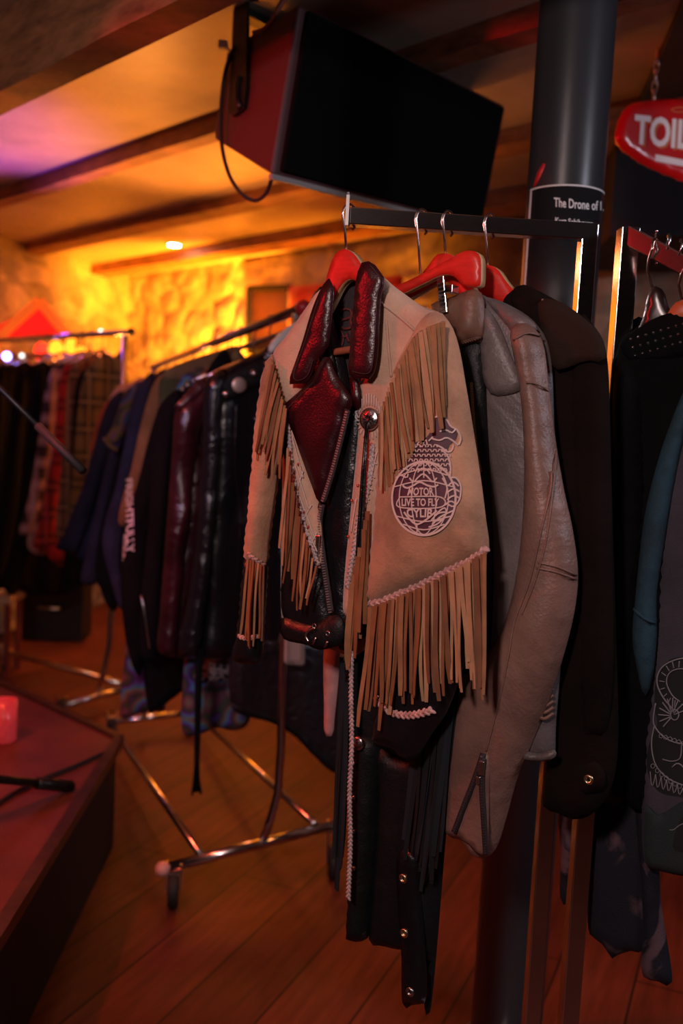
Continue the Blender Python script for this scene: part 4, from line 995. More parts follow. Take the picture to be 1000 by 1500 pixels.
mb = MB(); mb.ball(gb.surf(764, 1098, .004), .003); mb.build('snap', STEEL, gj)
# ---------------------------------------------------------------- dark brown coat
BROWNK = mat('dark_brown_suede', (.009, .005, .004), .95, var=.3, vs=10, bump=.3, bs=300, wr=.3, spec=.1)
ck = thing('coat', 'long dark brown coat with brass eyelet tab beside the rack post', 'coat', FK.hit(716, 410), FK.az)
kb = Panel(FK, [(735, 446), (752, 424), (768, 417), (800, 432), (845, 458), (876, 486), (888, 530), (893, 620), (897, 780), (902, 940), (905, 1080), (896, 1150), (870, 1190), (842, 1200), (815, 1190), (795, 1178), (800, 1120), (800, 900), (780, 700), (760, 520)], T=.026, R=.05, off=.0, fold=folds(.005, 6, .15, 61)); kb.build('body', BROWNK, ck)
kc = Panel(FK, [(748, 440), (754, 424), (770, 418), (790, 428), (796, 442), (786, 470), (770, 490), (758, 470)], T=.004, R=.010, off=.026); kc.build('collar', BROWNK, ck)
ks = Panel(FK, [(846, 462), (872, 482), (888, 520), (893, 620), (896, 800), (898, 950), (890, 1060), (870, 1080), (850, 1060), (845, 900), (838, 700), (832, 560)], T=.014, R=.03, off=.020, fold=folds(.003, 6, .2, 63)); ks.build('sleeve', BROWNK, ck)
ky = Panel(FK, [(788, 444), (815, 440), (850, 462), (880, 492), (886, 528), (860, 528), (838, 536), (812, 540), (798, 500)], T=.003, R=.02, off=.040); ky.build('shoulder_yoke', mat('coat_yoke_brown', (.022, .011, .007), .85, bump=.3, bs=300, spec=.2), ck)
kt = Panel(FK, [(838, 1120), (866, 1112), (884, 1128), (886, 1150), (868, 1162), (844, 1160)], T=.005, R=.012, off=.022); t_ = kt.build('hem_tab', BROWNK, ck)
mb = MB(); mb.lathe(kt.surf(862, 1142, 0), FK.n, [(.0075, -.001), (.008, .0015), (.006, .003), (.0035, .002), (.003, -.001), (.0005, -.001)], 20); mb.build('eyelet', BRASS, t_)
mb = MB(); mb.ball(kb.surf(795, 440, .014), .0035); mb.build('snap', STEEL, ck)
# ---------------------------------------------------------------- garments of the sloping arm
def arm_pt(px): return SA.lerp(SB, (px - 919) / 201.0)
FR1 = Frame(arm_pt(962) + Vector((0, 0, .0)), -30); FR2 = Frame(arm_pt(1010), -30); FR0 = Frame(arm_pt(930) + Vector((0, .04, 0)), -30)
DK = mat('dark_hanger_wood', (.02, .01, .008), .3, coat=.4); ORH = mat('orange_hanger_wood', (.45, .09, .03), .4)
def plain_hanger(fr, barp, outline, label, neck, m):
    rt = thing('coat_hanger', label, 'hanger', fr.hit(*neck), fr.az); mb = MB()
    arc = [barp + fr.n * (.021 * math.cos(t)) + Vector((0, 0, .021 * math.sin(t))) for t in [math.pi * k / 12 for k in range(15, -1, -1)]]
    nk = fr.hit(*neck); arc += [nk.lerp(arc[-1], .5) - fr.u * .01, nk - Vector((0, 0, .01))]
    mb.tube(smooth_loop([tuple(a) for a in arc], 2, False), .0022, 8); mb.build('hook', WIRE, rt)
    Panel(fr, outline, T=.004, R=.012, step=.009, edge=.006).build('hanger_body', m, rt); return rt
plain_hanger(FR1, arm_pt(962), [(961, 420), (972, 428), (981, 455), (1010, 480), (1060, 510), (1058, 522), (1010, 500), (975, 480), (955, 486), (935, 500), (930, 494), (942, 468), (950, 432)], 'dark glossy wooden hanger on the sloping arm above the studded jacket', (961, 424), DK)
plain_hanger(FR2, arm_pt(1012), [(1000, 440), (1020, 444), (1040, 470), (1080, 500), (1076, 512), (1030, 490), (1000, 470), (980, 476), (978, 462), (988, 446)], 'orange wooden hanger at the right edge above the painted denim jacket', (1004, 442), ORH)
sj = thing('studded_jacket', 'black jacket with small metal studs over the shoulder on the sloping arm rack', 'jacket', FR1.hit(962, 430), FR1.az)
BLKC = mat('black_cotton', (.003, .003, .0035), .9, var=.3, vs=8, bump=.3, bs=300, wr=.5, spec=.1)
sb_ = Panel(FR1, [(906, 500), (922, 488), (945, 470), (970, 456), (1000, 458), (1040, 470), (1060, 520), (1060, 700), (1060, 1000), (1000, 1180), (950, 1190), (915, 1170), (900, 1080), (896, 900), (896, 700), (899, 560)], T=.02, R=.05, off=.0, fold=folds(.005, 6, .2, 71)); sb_.build('body', BLKC, sj)
sy_ = Panel(FR1, [(908, 508), (925, 490), (948, 472), (985, 458), (1020, 468), (1010, 520), (970, 528), (925, 530)], T=.006, R=.02, off=.018); sy_.build('shoulder_yoke', BLKC, sj)
k_ = 0
for r_ in range(3):
    for i in range(8):
        x, y = 924 + i * 11 + r_ * 3, 497 - i * 3.2 + r_ * 12; mb = MB(); mb.lathe(sy_.surf(x, y, -.0005), FR1.n, [(.0028, 0), (.002, .0018), (.0004, .0032)], 8); mb.build('stud', STEEL, sj)
ss = Panel(FR1, [(900, 540), (925, 520), (945, 600), (948, 760), (938, 900), (925, 1000), (908, 1040), (895, 1000), (894, 850), (896, 680)], T=.024, R=.03, off=.012, fold=folds(.003, 6, .2, 72)); ss.build('sleeve', BLKC, sj)
# painted denim jacket
DENIM = mat('teal_denim', (.010, .038, .058), .85, var=.45, vs=7, bump=.4, bs=500, wr=.4, ws=8)
DENIMP = mat('faded_denim', (.045, .038, .055), .85, var=.4, vs=6, bump=.4, bs=500, wr=.3, ws=7)
dj = thing('denim_jacket', 'blue denim jacket with a black and white painted scroll design at the right edge', 'jacket', FR2.hit(1010, 450), FR2.az)
db = Panel(FR2, [(1040, 520), (1015, 545), (995, 600), (978, 680), (966, 780), (956, 860), (950, 940), (948, 1010), (942, 1100), (940, 1180), (944, 1262), (970, 1276), (1010, 1284), (1090, 1290), (1160, 1270), (1170, 900), (1150, 600), (1100, 520)], T=.022, R=.06, off=.0, fold=folds(.003, 5, .2, 81)); db.build('body', DENIMP, dj)
ds = Panel(FR2, [(1030, 540), (1008, 560), (985, 612), (962, 680), (945, 750), (936, 820), (930, 880), (926, 930), (932, 975), (944, 1020), (956, 990), (962, 930), (962, 870), (972, 800), (985, 720), (1000, 650)], T=.024, R=.03, off=.018, fold=folds(.004, 5, .5, 82)); ds.build('sleeve', DENIM, dj)
mb = MB(); line_on(mb, ds, [(929, 892), (942, 905), (958, 912)], .004, .001, .003); mb.build('sleeve_seam', DENIM, dj)
dh = Panel(FR2, [(946, 1180), (965, 1195), (1010, 1170), (1090, 1180), (1090, 1288), (1010, 1282), (970, 1274), (945, 1260)], T=.003, R=.02, off=.022); dh.build('hem_band', mat('dark_teal_denim', (.012, .02, .022), .85, bump=.4, bs=500), dj)
INKD = mat('black_textile_paint', (.005, .005, .006), .7); INKL = mat('grey_line_paint', (.22, .20, .22), .7)
mb = MB()
mb.add(*decal(db, [(958, 1030), (962, 990), (978, 968), (1000, 962), (1040, 964), (1080, 990), (1090, 1080), (1080, 1150), (1040, 1175), (1000, 1168), (965, 1160), (948, 1130), (950, 1090), (962, 1062)], .001, .008))
mb.add(*decal(db, [(950, 1190), (966, 1204), (1010, 1196), (1060, 1200), (1060, 1250), (1010, 1250), (968, 1240), (952, 1222)], .0028, .008)); mb.build('painted_ground', INKD, dj)
mb = MB(); ld = lambda p, w=.0016: line_on(mb, db, p, w, .0028, .001, True, 4)
ld([(986, 1040), (970, 1020), (962, 1000), (966, 982), (980, 970), (1004, 964), (1030, 970)], .002); ld([(996, 1028), (984, 1018), (976, 1000), (980, 986), (992, 980), (1010, 980)])
for k in range(9):
    a = math.radians(100 + k * 22); ld([(992 + 27 * math.cos(a), 1002 + 34 * -math.sin(a) * -1), (992 + 19 * math.cos(a), 1002 + 24 * math.sin(a))], .0014)
for k in range(10):
    a = math.radians(130 + k * 24); ld([(976 + 3 * math.cos(a) + 8, 1048 + 5 * math.sin(a)), (984 + 20 * math.cos(a), 1046 + 24 * math.sin(a))], .0018)
ld(ell(988, 1047, 6, 8)); ld([(960, 1030), (957, 1050), (958, 1062), (968, 1076), (984, 1086), (1004, 1090)], .0018)
for k in range(6): ld(ell(968 + k * 6.5, 1078 + k * 2.2, 3.2, 3.4, 0, 360, 10), .0009)
ld([(958, 1064), (954, 1090), (960, 1120), (978, 1140), (1000, 1150)], .0018); ld([(970, 1112), (984, 1115), (996, 1110), (998, 1090)], .0016)
for k in range(7): ld(ell(956 + k * 6.5, 1122 + 7 * k - .35 * k * k, 3.2, 3.6, 0, 360, 10), .0009)
for k in range(7): ld([(952 + k * 8, 1130 + k * 4), (955 + k * 8, 1152 + k * 2.5), (960 + k * 8, 1134 + k * 4)], .0013)
ld([(984, 1124), (992, 1118), (1002, 1126), (1010, 1150)], .0018); mb.build('painted_scroll', INKL, dj); mb = MB(); ld([(970, 1210), (984, 1216), (996, 1208), (1010, 1204)], .0012); mb.build('painted_hem_line', INKL, dj)
# torn tie-dyed dress hanging low
BLEACH = mat('bleached_navy', (.010, .008, .025), .8, bump=.3, bs=300)
nt, b, tc = nodes_of(BLEACH); n = nt.nodes.new('ShaderNodeTexNoise'); n.inputs['Scale'].default_value = 7; n.inputs['Detail'].default_value = 8; n.inputs['Distortion'].default_value = 1.4
nt.links.new(tc.outputs['Object'], n.inputs['Vector']); r = ramp(nt, n.outputs['Fac'], [(.0, (.003, .003, .008)), (.55, (.004, .004, .012)), (.61, (.10, .055, .07)), (1.0, (.2, .12, .12))]); nt.links.new(r.outputs['Color'], b.inputs['Base Color'])
bd = thing('tie_dye_dress', 'torn navy cloth dress with pale bleached streaks hanging low behind the right rack post', 'dress', FR0.hit(930, 480), FR0.az)
b0 = Panel(FR0, [(860, 1100), (905, 1060), (950, 1090), (952, 1200), (946, 1300), (944, 1388), (925, 1392), (905, 1398), (897, 1404), (880, 1380), (862, 1364), (861, 1300), (858, 1200)], T=.012, R=.03, off=.0, fold=folds(.006, 8, .1, 91)); b0.build('front_panel', BLEACH, bd)
b1_ = Panel(FR0, [(930, 1080), (956, 1100), (964, 1180), (966, 1300), (972, 1350), (984, 1438), (962, 1436), (940, 1426), (942, 1360), (938, 1280), (930, 1180)], T=.012, R=.02, off=.020, fold=folds(.006, 9, .1, 92)); b1_.build('side_panel', BLEACH, bd)
b2_ = Panel(FR0, [(820, 1190), (858, 1180), (858, 1290), (846, 1300), (838, 1290), (832, 1326), (820, 1312), (822, 1250)], T=.008, R=.02, off=-.02, fold=folds(.004, 9, .1, 93)); b2_.build('torn_hem', BLEACH, bd)
up_ = Panel(FR0, [(925, 470), (950, 474), (970, 560), (965, 800), (955, 1100), (865, 1105), (880, 900), (896, 700), (905, 520)], T=.01, R=.04, off=-.012, fold=folds(.004, 6, .1, 94)); up_.build('bodice', BLKC, bd)
# ================================================================ middle rail garments
def mid(t): return Frame(MA.lerp(MB_, t), maz)
def far(s): return Frame(TA.lerp(TB, s), taz)
MAR2 = mat('maroon_gloss_leather', (.035, .006, .010), .28, var=.5, vs=8, bump=.25, bs=200, wr=.9, ws=6, spec=.6)
GLOSSB = mat('gloss_black_leather', (.006, .005, .007), .26, bump=.2, bs=250, wr=.8, ws=6, spec=.6)
def wool(name, col, **k): return mat(name, col, .9, spec=.15, var=.3, vs=12, bump=.35, bs=350, wr=.4, ws=8, **k)
CORD = wool('brown_corduroy', (.30, .12, .055)); OLIVE = wool('olive_cotton', (.09, .075, .035)); OLIVEB = wool('tan_cotton', (.22, .12, .06)); NAVY = wool('navy_denim', (.024, .022, .055)); INDIGO = wool('indigo_denim', (.035, .028, .06)); BLK = wool('black_cloth', (.004, .003, .004))
PINKC = wool('dusty_pink_cloth', (.55, .28, .25)); RUST = wool('rust_cloth', (.35, .08, .04))
PSY = psychedelic('patterned_cloth', [(.09, .01, .05), (.02, .16, .36), (.16, .02, .10), (.20, .13, .02), (.03, .05, .02), (.05, .01, .12)], 11)
PSY2 = psychedelic('patterned_skirt_cloth', [(.01, .004, .02), (.13, .015, .2), (.01, .17, .42), (.13, .2, .04), (.2, .015, .09), (.03, .05, .02)], 13)
hang_n = [0]
def hang(fr, label, parts, name, cat, hanger=None, neck=.11, half=.17, hm=None, hk=True, group=None, az=None):
    """a garment of several shaped cloth parts on its own hanger over the rail at the frame's origin"""
    rail = 'middle rail' if abs(fr.az - FM0.az) < 1e-6 else 'far rail'
    rt = thing(name, label, cat, fr.pt(0, -.1), fr.az, group or 'clothes on the ' + rail); out = {}
    for i, (pn_, outl, m, kw) in enumerate(parts):
        kw = dict(kw); kw.setdefault('fold', folds(kw.pop('fa', .004), kw.pop('ff', 7), kw.pop('fs', .15), 200 + hang_n[0] * 7 + i))
        for j in ('fa', 'ff', 'fs'): kw.pop(j, None)
        kw.setdefault('T', .02); kw.setdefault('R', .035); kw.setdefault('step', .018)
        p = Panel(fr, outl, **kw); p.build(pn_, m, rt); out.setdefault(pn_, p)
    hang_n[0] += 1
    if hanger:
        hr = thing('coat_hanger', hanger, 'hanger', fr.pt(0, -.05), fr.az, 'wire hangers on the ' + rail); mb = MB()
        arc = [fr.o + fr.n * (.018 * math.cos(t)) + Vector((0, 0, .018 * math.sin(t))) for t in [math.pi * k / 12 for k in range(15, -1, -1)]]
        mb.tube(arc + [fr.pt(0, -.035), fr.pt(0, -neck)], .0022, 6); mb.build('hook', WIRE, hr)
        mb = MB(); mb.tube([fr.pt(-half, -neck - .075), fr.pt(-half * .5, -neck - .03), fr.pt(0, -neck), fr.pt(half * .5, -neck - .03), fr.pt(half, -neck - .075)], [.005, .007, .009, .007, .005], 8); mb.build('shoulders', hm or WIRE, hr)
    return rt, out
# nearest: black leather jacket with round discs on its shoulder tab
f0_ = mid(.045)
rt, pp = hang(f0_, 'black leather jacket with silver discs on its shoulder, nearest on the middle rail', [
    ('body', [(428, 492), (404, 500), (380, 516), (345, 532), (318, 552), (310, 600), (312, 700), (305, 800), (298, 900), (292, 958), (330, 966), (370, 962), (410, 945), (440, 900), (455, 700), (450, 540)], GLOSSB, dict(fa=.007, ff=6, fs=.35)),
    ('sleeve', [(330, 540), (306, 552), (298, 575), (297, 640), (294, 720), (287, 800), (275, 880), (262, 955), (276, 962), (290, 958), (300, 900), (310, 820), (320, 720), (326, 620), (332, 580)], GLOSSB, dict(T=.03, R=.03, off=.012, fa=.004)),
    ('collar', [(432, 486), (412, 492), (392, 506), (384, 520), (396, 545), (420, 560), (440, 520)], GLOSSB, dict(T=.012, R=.015, off=.016, fa=.001)),
    ('shoulder_tab', [(392, 530), (372, 533), (340, 548), (318, 562), (322, 582), (336, 588), (362, 572), (390, 558)], BLACKL2, dict(T=.006, R=.012, off=.026, fa=.0, step=.01))],
    'leather_jacket', 'jacket')
wh_f = mid(.0)
wh = thing('coat_hanger', 'white plastic hanger showing beside the tan shoulder at the near end of the middle rail', 'hanger', wh_f.hit(440, 480), wh_f.az)
Panel(wh_f, [(452, 466), (436, 470), (420, 480), (404, 494), (394, 508), (396, 518), (410, 508), (426, 498), (445, 492), (470, 500), (500, 540), (506, 534), (480, 486)], T=.004, R=.01, step=.01, off=.045, edge=.005).build('hanger_body', WHITEPLASTIC, wh)
mb = MB(); mb.tube([wh_f.o + wh_f.n * (.018 * math.cos(t)) + Vector((0, 0, .018 * math.sin(t))) for t in [math.pi * k / 12 for k in range(15, -1, -1)]] + [wh_f.hit(448, 468, .045)], .0025, 6); mb.build('hook', WIRE, wh)
pt = pp['shoulder_tab']
mb = MB(); mb.lathe(pt.surf(350, 564, 0), f0_.n, [(.021, -.001), (.0215, .002), (.018, .0045), (.006, .005), (.001, .0052)], 24); mb.build('disc', mat('pale_metal_disc', (.6, .5, .42), .45, .7, bump=.3, bs=150), rt)
for x, y in ((330, 577), (371, 547)):
    mb = MB(); mb.lathe(pt.surf(x, y, 0), f0_.n, [(.011, -.001), (.0115, .002), (.006, .009), (.001, .012)], 12); mb.build('cone_stud', STEEL, rt)
for i in range(12):
    t = i / 11; x, y = 389 - 4 * t - 10 * t * t, 524 + 90 * t; mb = MB(); mb.ball(pp['body'].surf(x, y, .010), .0045, None, 8, 5); mb.build('stud', [STEEL, STUD][i % 3 == 1], rt)
mb = MB(); line_on(mb, pp['body'], [(346, 590), (344, 680), (352, 760), (345, 860)], .004, .001, .003); mb.build('front_seam', GLOSSB, rt)
mb = MB(); ribbon(mb, [pp['body'].surf(x, y, .02) for x, y in [(292, 950), (290, 1000), (289, 1060), (288, 1120), (287, 1160)]], [.022, .02, .018, .016, .018], f0_.n, .003)
ribbon(mb, [f0_.hit(x, y, .03) for x, y in [(287, 1100), (284, 1140), (281, 1165)]], .006, f0_.n, .003); ribbon(mb, [f0_.hit(x, y, .034) for x, y in [(288, 1100), (291, 1140), (294, 1163)]], .006, f0_.n, .003)
o = mb.build('leather_belt', BLK); solo(o, 'long thin black belt hanging down alone under the middle rail jackets', 'belt')
# wine red leather
rt, pp = hang(mid(.13), 'glossy wine red leather jacket left of the black jacket with discs', [
    ('body', [(400, 516), (350, 530), (310, 548), (292, 570), (278, 600), (270, 700), (262, 800), (255, 900), (248, 955), (270, 965), (330, 960), (400, 900), (410, 600)], MAR2, dict(fa=.007, ff=6, fs=.3)),
    ('sleeve', [(312, 560), (286, 572), (264, 590), (255, 612), (252, 660), (246, 740), (240, 820), (234, 900), (230, 950), (246, 962), (260, 955), (266, 880), (276, 780), (290, 660), (306, 600)], MAR2, dict(T=.03, R=.03, off=.014, fa=.007, ff=9, fs=.5)),
    ('collar', [(300, 552), (278, 570), (258, 592), (256, 600), (272, 602), (292, 588), (310, 570)], MAR2, dict(T=.008, R=.012, off=.03, fa=.0))],
    'leather_jacket', 'jacket', 'wire hanger holding the wine red leather jacket', .10)
# black jacket with rows of studs
rt, pp = hang(mid(.215), 'black jacket with rows of small studs along its shoulder left of the wine red one', [
    ('body', [(380, 520), (320, 545), (280, 565), (255, 580), (240, 620), (232, 720), (225, 850), (220, 950), (240, 962), (330, 950), (390, 860), (390, 600)], BLK, dict(fa=.005)),
    ('sleeve', [(262, 570), (240, 586), (228, 612), (223, 680), (216, 780), (206, 880), (204, 950), (212, 968), (232, 962), (238, 880), (246, 760), (256, 640), (268, 600)], BLK, dict(T=.026, R=.03, off=.014))],
    'studded_jacket', 'jacket', 'wire hanger holding the black jacket with studded shoulder', .10)
for r_ in range(2):
    for i in range(6):
        t = i / 5; mb = MB(); mb.ball(pp['body'].surf(243 + 40 * t + r_ * 3, 598 - 40 * t + r_ * 11 + 4 * t * (1 - t) * -3, .004), .006, None, 8, 5); mb.build('stud', STEEL, rt)
mb = MB(); line_on(mb, pp['sleeve'], [(207, 872), (213, 905), (219, 950)], .006, .002, .002); mb.build('sleeve_zip', STEEL, rt)
# black hooded top with white lettering down the sleeve
ft = mid(.30)
rt, pp = hang(ft, 'black long sleeved top with white capital lettering down its sleeve on the middle rail', [
    ('body', [(340, 530), (290, 560), (258, 575), (236, 600), (222, 680), (212, 800), (208, 940), (216, 1035), (232, 1038), (300, 980), (340, 900)], BLK, dict(fa=.005)),
    ('sleeve', [(250, 580), (232, 600), (216, 650), (204, 700), (190, 745), (180, 800), (177, 860), (183, 930), (196, 980), (208, 985), (212, 900), (216, 820), (226, 740), (240, 660), (252, 620)], BLK, dict(T=.024, R=.03, off=.014))],
    'sweatshirt', 'sweatshirt', 'wire hanger holding the black top with white lettering', .10)
mb = MB(); tq = lambda x, y: pp['sleeve'].surf(x, y, .0015)
text_quad(mb, 'FRIGHTFULLY', [(184, 702), (184, 812), (197, 808), (194, 700)], tq, .03); text_quad(mb, 'CO.', [(181, 782), (179, 822), (183, 822), (184, 782)], tq, .03); mb.build('sleeve_lettering', mat('white_print', (.75, .62, .62), .7), rt, False)
# olive shirt
rt, pp = hang(mid(.385), 'olive green and tan cotton shirt high on the middle rail beneath the hooks', [
    ('body', [(350, 512), (335, 508), (300, 526), (268, 536), (240, 548), (232, 575), (240, 640), (240, 740), (300, 800), (360, 760), (366, 560)], OLIVE, dict(fa=.004)),
    ('collar', [(348, 506), (318, 514), (280, 526), (246, 540), (238, 552), (262, 560), (300, 556), (335, 545), (352, 525)], OLIVEB, dict(T=.010, R=.02, off=.014, fa=.002))],
    'shirt', 'shirt', 'wire hanger holding the olive green shirt', .08)
mb = MB(); mb.ball(pp['collar'].surf(286, 545, .002), .009, None, 10, 6, (1, .5, 1)); mb.build('button', mat('pale_button', (.7, .5, .5), .3), rt)
# brown corduroy
rt, pp = hang(mid(.46), 'rust brown corduroy jacket on the middle rail beside the black lettered top', [
    ('body', [(330, 525), (290, 535), (255, 542), (236, 555), (228, 590), (220, 660), (212, 760), (206, 830), (240, 830), (320, 780), (340, 600)], CORD, dict(fa=.004, ff=9)),
    ('sleeve', [(244, 548), (226, 560), (212, 600), (202, 640), (194, 680), (187, 705), (178, 735), (173, 765), (182, 772), (194, 760), (204, 720), (216, 680), (228, 640), (240, 600)], CORD, dict(T=.022, R=.03, off=.014))],
    'corduroy_jacket', 'jacket', 'wire hanger holding the rust brown corduroy jacket', .09)
# denim jackets and patterned shirt at the far end
rt, pp = hang(mid(.56), 'purple blue denim jacket left of the rust brown corduroy jacket', [
    ('body', [(300, 540), (250, 548), (222, 556), (208, 590), (198, 660), (185, 740), (178, 830), (200, 850), (260, 830), (310, 700)], INDIGO, dict(fa=.004)),
    ('sleeve', [(226, 552), (208, 558), (196, 580), (186, 630), (176, 680), (166, 725), (154, 762), (150, 800), (162, 850), (176, 893), (184, 880), (178, 830), (182, 780), (192, 720), (206, 650), (218, 600)], INDIGO, dict(T=.024, R=.03, off=.014))],
    'denim_jacket', 'jacket', 'wire hanger holding the purple blue denim jacket', .09)
rt, pp = hang(mid(.64), 'black jacket with long dark sleeve between two denim jackets on the middle rail', [
    ('body', [(280, 548), (240, 550), (212, 556), (198, 575), (190, 640), (180, 740), (165, 850), (200, 860), (280, 760)], BLK, dict(fa=.004)),
    ('sleeve', [(204, 580), (190, 620), (172, 690), (158, 730), (146, 780), (140, 830), (146, 860), (160, 892), (172, 890), (168, 840), (166, 790), (180, 720), (196, 650)], BLK, dict(T=.022, R=.03, off=.014))],
    'jacket', 'jacket', 'wire hanger holding the black jacket between the denim ones', .09)
rt, pp = hang(mid(.72), 'short sleeved patterned shirt with blue and magenta shapes near the rail far end', [
    ('body', [(270, 552), (230, 556), (205, 562), (194, 590), (186, 640), (176, 740), (200, 790), (260, 760)], PSY, dict(fa=.003)),
    ('sleeve', [(208, 558), (192, 566), (180, 580), (172, 604), (162, 630), (154, 643), (164, 653), (174, 657), (182, 640), (192, 610), (204, 585)], PSY, dict(T=.022, R=.03, off=.016)),
    ('cuff', [(153, 640), (163, 650), (173, 657), (172, 662), (160, 656), (151, 645)], OLIVEB, dict(T=.014, R=.01, off=.026, step=.008))],
    'patterned_shirt', 'shirt', 'wire hanger holding the patterned shirt', .09)
rt, pp = hang(mid(.80), 'faded indigo denim jacket behind the patterned shirt', [
    ('body', [(250, 556), (215, 560), (190, 572), (178, 620), (166, 690), (150, 780), (140, 850), (170, 858), (240, 800)], INDIGO, dict(fa=.004)),
    ('sleeve', [(190, 574), (174, 600), (162, 650), (150, 700), (140, 750), (128, 800), (118, 850), (130, 856), (142, 852), (150, 800), (160, 740), (174, 680), (188, 620)], INDIGO, dict(T=.022, R=.03, off=.014))],
    'denim_jacket', 'jacket', 'wire hanger holding the faded indigo denim jacket', .09)
rt, pp = hang(mid(.88), 'dark navy denim jacket with wide sleeve close to the chrome upright', [
    ('body', [(230, 560), (200, 566), (180, 576), (166, 610), (150, 680), (130, 760), (112, 812), (135, 818), (220, 790)], NAVY, dict(fa=.004)),
    ('sleeve', [(182, 574), (164, 582), (150, 610), (136, 660), (122, 710), (106, 750), (92, 785), (81, 803), (96, 808), (110, 812), (122, 790), (136, 750), (150, 700), (166, 650), (178, 610)], NAVY, dict(T=.024, R=.03, off=.014))],
    'denim_jacket', 'jacket', 'wire hanger holding the dark navy denim jacket', .09)
rt, pp = hang(mid(.96), 'dusty pink shirt with rust sleeve, farthest on the middle rail', [
    ('body', [(215, 560), (190, 562), (172, 566), (160, 585), (150, 620), (138, 680), (180, 720), (215, 680)], PINKC, dict(fa=.003)),
    ('sleeve', [(160, 586), (148, 600), (138, 630), (132, 662), (140, 670), (150, 640), (160, 612)], RUST, dict(T=.02, R=.025, off=.014))],
    'shirt', 'shirt', 'wire hanger holding the dusty pink shirt', .08)
# lower things under the middle rail: long skirts and trousers
rt, pp = hang(mid(.36), 'long psychedelic patterned dress whose hem shows lowest at the left of the middle rail', [
    ('skirt', [(250, 700), (215, 800), (188, 920), (182, 970), (177, 1048), (200, 1046), (222, 1040), (240, 1042), (250, 1000), (300, 850), (300, 700)], PSY2, dict(fa=.008, ff=8, fs=.1)),
    ('bodice', [(300, 540), (262, 560), (246, 640), (244, 720), (306, 720), (320, 600)], PSY2, dict(T=.014))],
    'patterned_dress', 'dress', 'wire hanger holding the psychedelic dress at the left', .09)
rt, pp = hang(mid(.17), 'long blue and purple patterned skirt hanging under the wine red jacket', [
    ('skirt', [(300, 780), (276, 900), (269, 980), (267, 1070), (290, 1076), (318, 1066), (345, 1070), (366, 1052), (366, 960), (360, 800)], PSY2, dict(fa=.008, ff=7, fs=.1, off=-.01)),
    ('waistband', [(300, 740), (360, 740), (362, 790), (298, 790)], BLK, dict(T=.012, R=.012, off=-.01))],
    'patterned_skirt', 'skirt', None)
BAND = mat('bandana_print', (.008, .007, .009), .8)
nt, b, tc = nodes_of(BAND); v = nt.nodes.new('ShaderNodeTexVoronoi'); v.inputs['Scale'].default_value = 45; v.feature = 'DISTANCE_TO_EDGE'; nt.links.new(tc.outputs['Object'], v.inputs['Vector'])
r = ramp(nt, v.outputs['Distance'], [(.0, (.28, .22, .27)), (.10, (.2, .16, .2)), (.14, (.012, .01, .014)), (1, (.01, .008, .01))]); nt.links.new(r.outputs['Color'], b.inputs['Base Color'])
fbn = mid(.085)
pn = Panel(fbn, [(300, 930), (320, 935), (332, 960), (346, 992), (330, 996), (302, 1000), (284, 998), (292, 960)], T=.006, R=.012, off=-.004, fold=folds(.004, 9, .3, 311))
o = pn.build('bandana', BAND, None); solo(o, 'black bandana with pale border print hanging under the black jackets', 'bandana')
TOOL = mat('tooled_black_leather', (.014, .011, .014), .38, wr=.3)
nt, b, tc = nodes_of(TOOL); v = nt.nodes.new('ShaderNodeTexVoronoi'); v.inputs['Scale'].default_value = 26; v.feature = 'SMOOTH_F1'
n = nt.nodes.new('ShaderNodeTexNoise'); n.inputs['Scale'].default_value = 9; nt.links.new(tc.outputs['Object'], n.inputs['Vector'])
nt.links.new(mixc(nt, .25, tc.outputs['Object'], n.outputs['Color']), v.inputs['Vector'])
bp = nt.nodes.new('ShaderNodeBump'); bp.inputs['Strength'].default_value = .7; bp.inputs['Distance'].default_value = .008; nt.links.new(v.outputs['Distance'], bp.inputs['Height']); nt.links.new(bp.outputs['Normal'], b.inputs['Normal'])
rt, pp = hang(mid(.02), 'tooled black leather skirt with long sloping hem behind the chrome upright', [
    ('skirt', [(345, 930), (420, 930), (480, 940), (520, 1000), (515, 1090), (492, 1132), (460, 1108), (430, 1078), (395, 1058), (350, 1046), (338, 1030), (335, 980)], TOOL, dict(fa=.006, ff=5, fs=.3, off=-.03)),
    ('hem_band', [(340, 1030), (396, 1046), (434, 1064), (466, 1094), (494, 1118), (492, 1132), (460, 1108), (430, 1078), (395, 1058), (350, 1046)], BLACKL2, dict(T=.006, R=.01, off=-.012, fa=0, step=.012))],
    'leather_skirt', 'skirt', None)
ftg = mid(-.03)
tg = thing('price_tag', 'grey card price tag with rounded corners hanging behind the fringed jacket', 'tag', ftg.hit(431, 930))
pn = Panel(ftg, [(417, 929), (419, 926), (444, 926), (446, 929), (446, 972), (443, 975), (419, 973), (416, 970)], T=.0008, R=.01, step=.01, sharp=True); pn.build('card', mat('grey_card', (.36, .28, .25), .8), tg)
mb = MB(); rim = [(421, 931), (441, 931), (441, 969), (421, 968), (421, 931)]; line_on(mb, pn, rim, .0016, .0012, .001, False); mb.build('printed_border', mat('tag_ink', (.12, .09, .09), .8), tg)
mb = MB(); mb.tube([ftg.hit(432, 927), ftg.hit(434, 905), ftg.hit(440, 885)], .0012, 6); mb.build('string', BAREWOOD, tg)

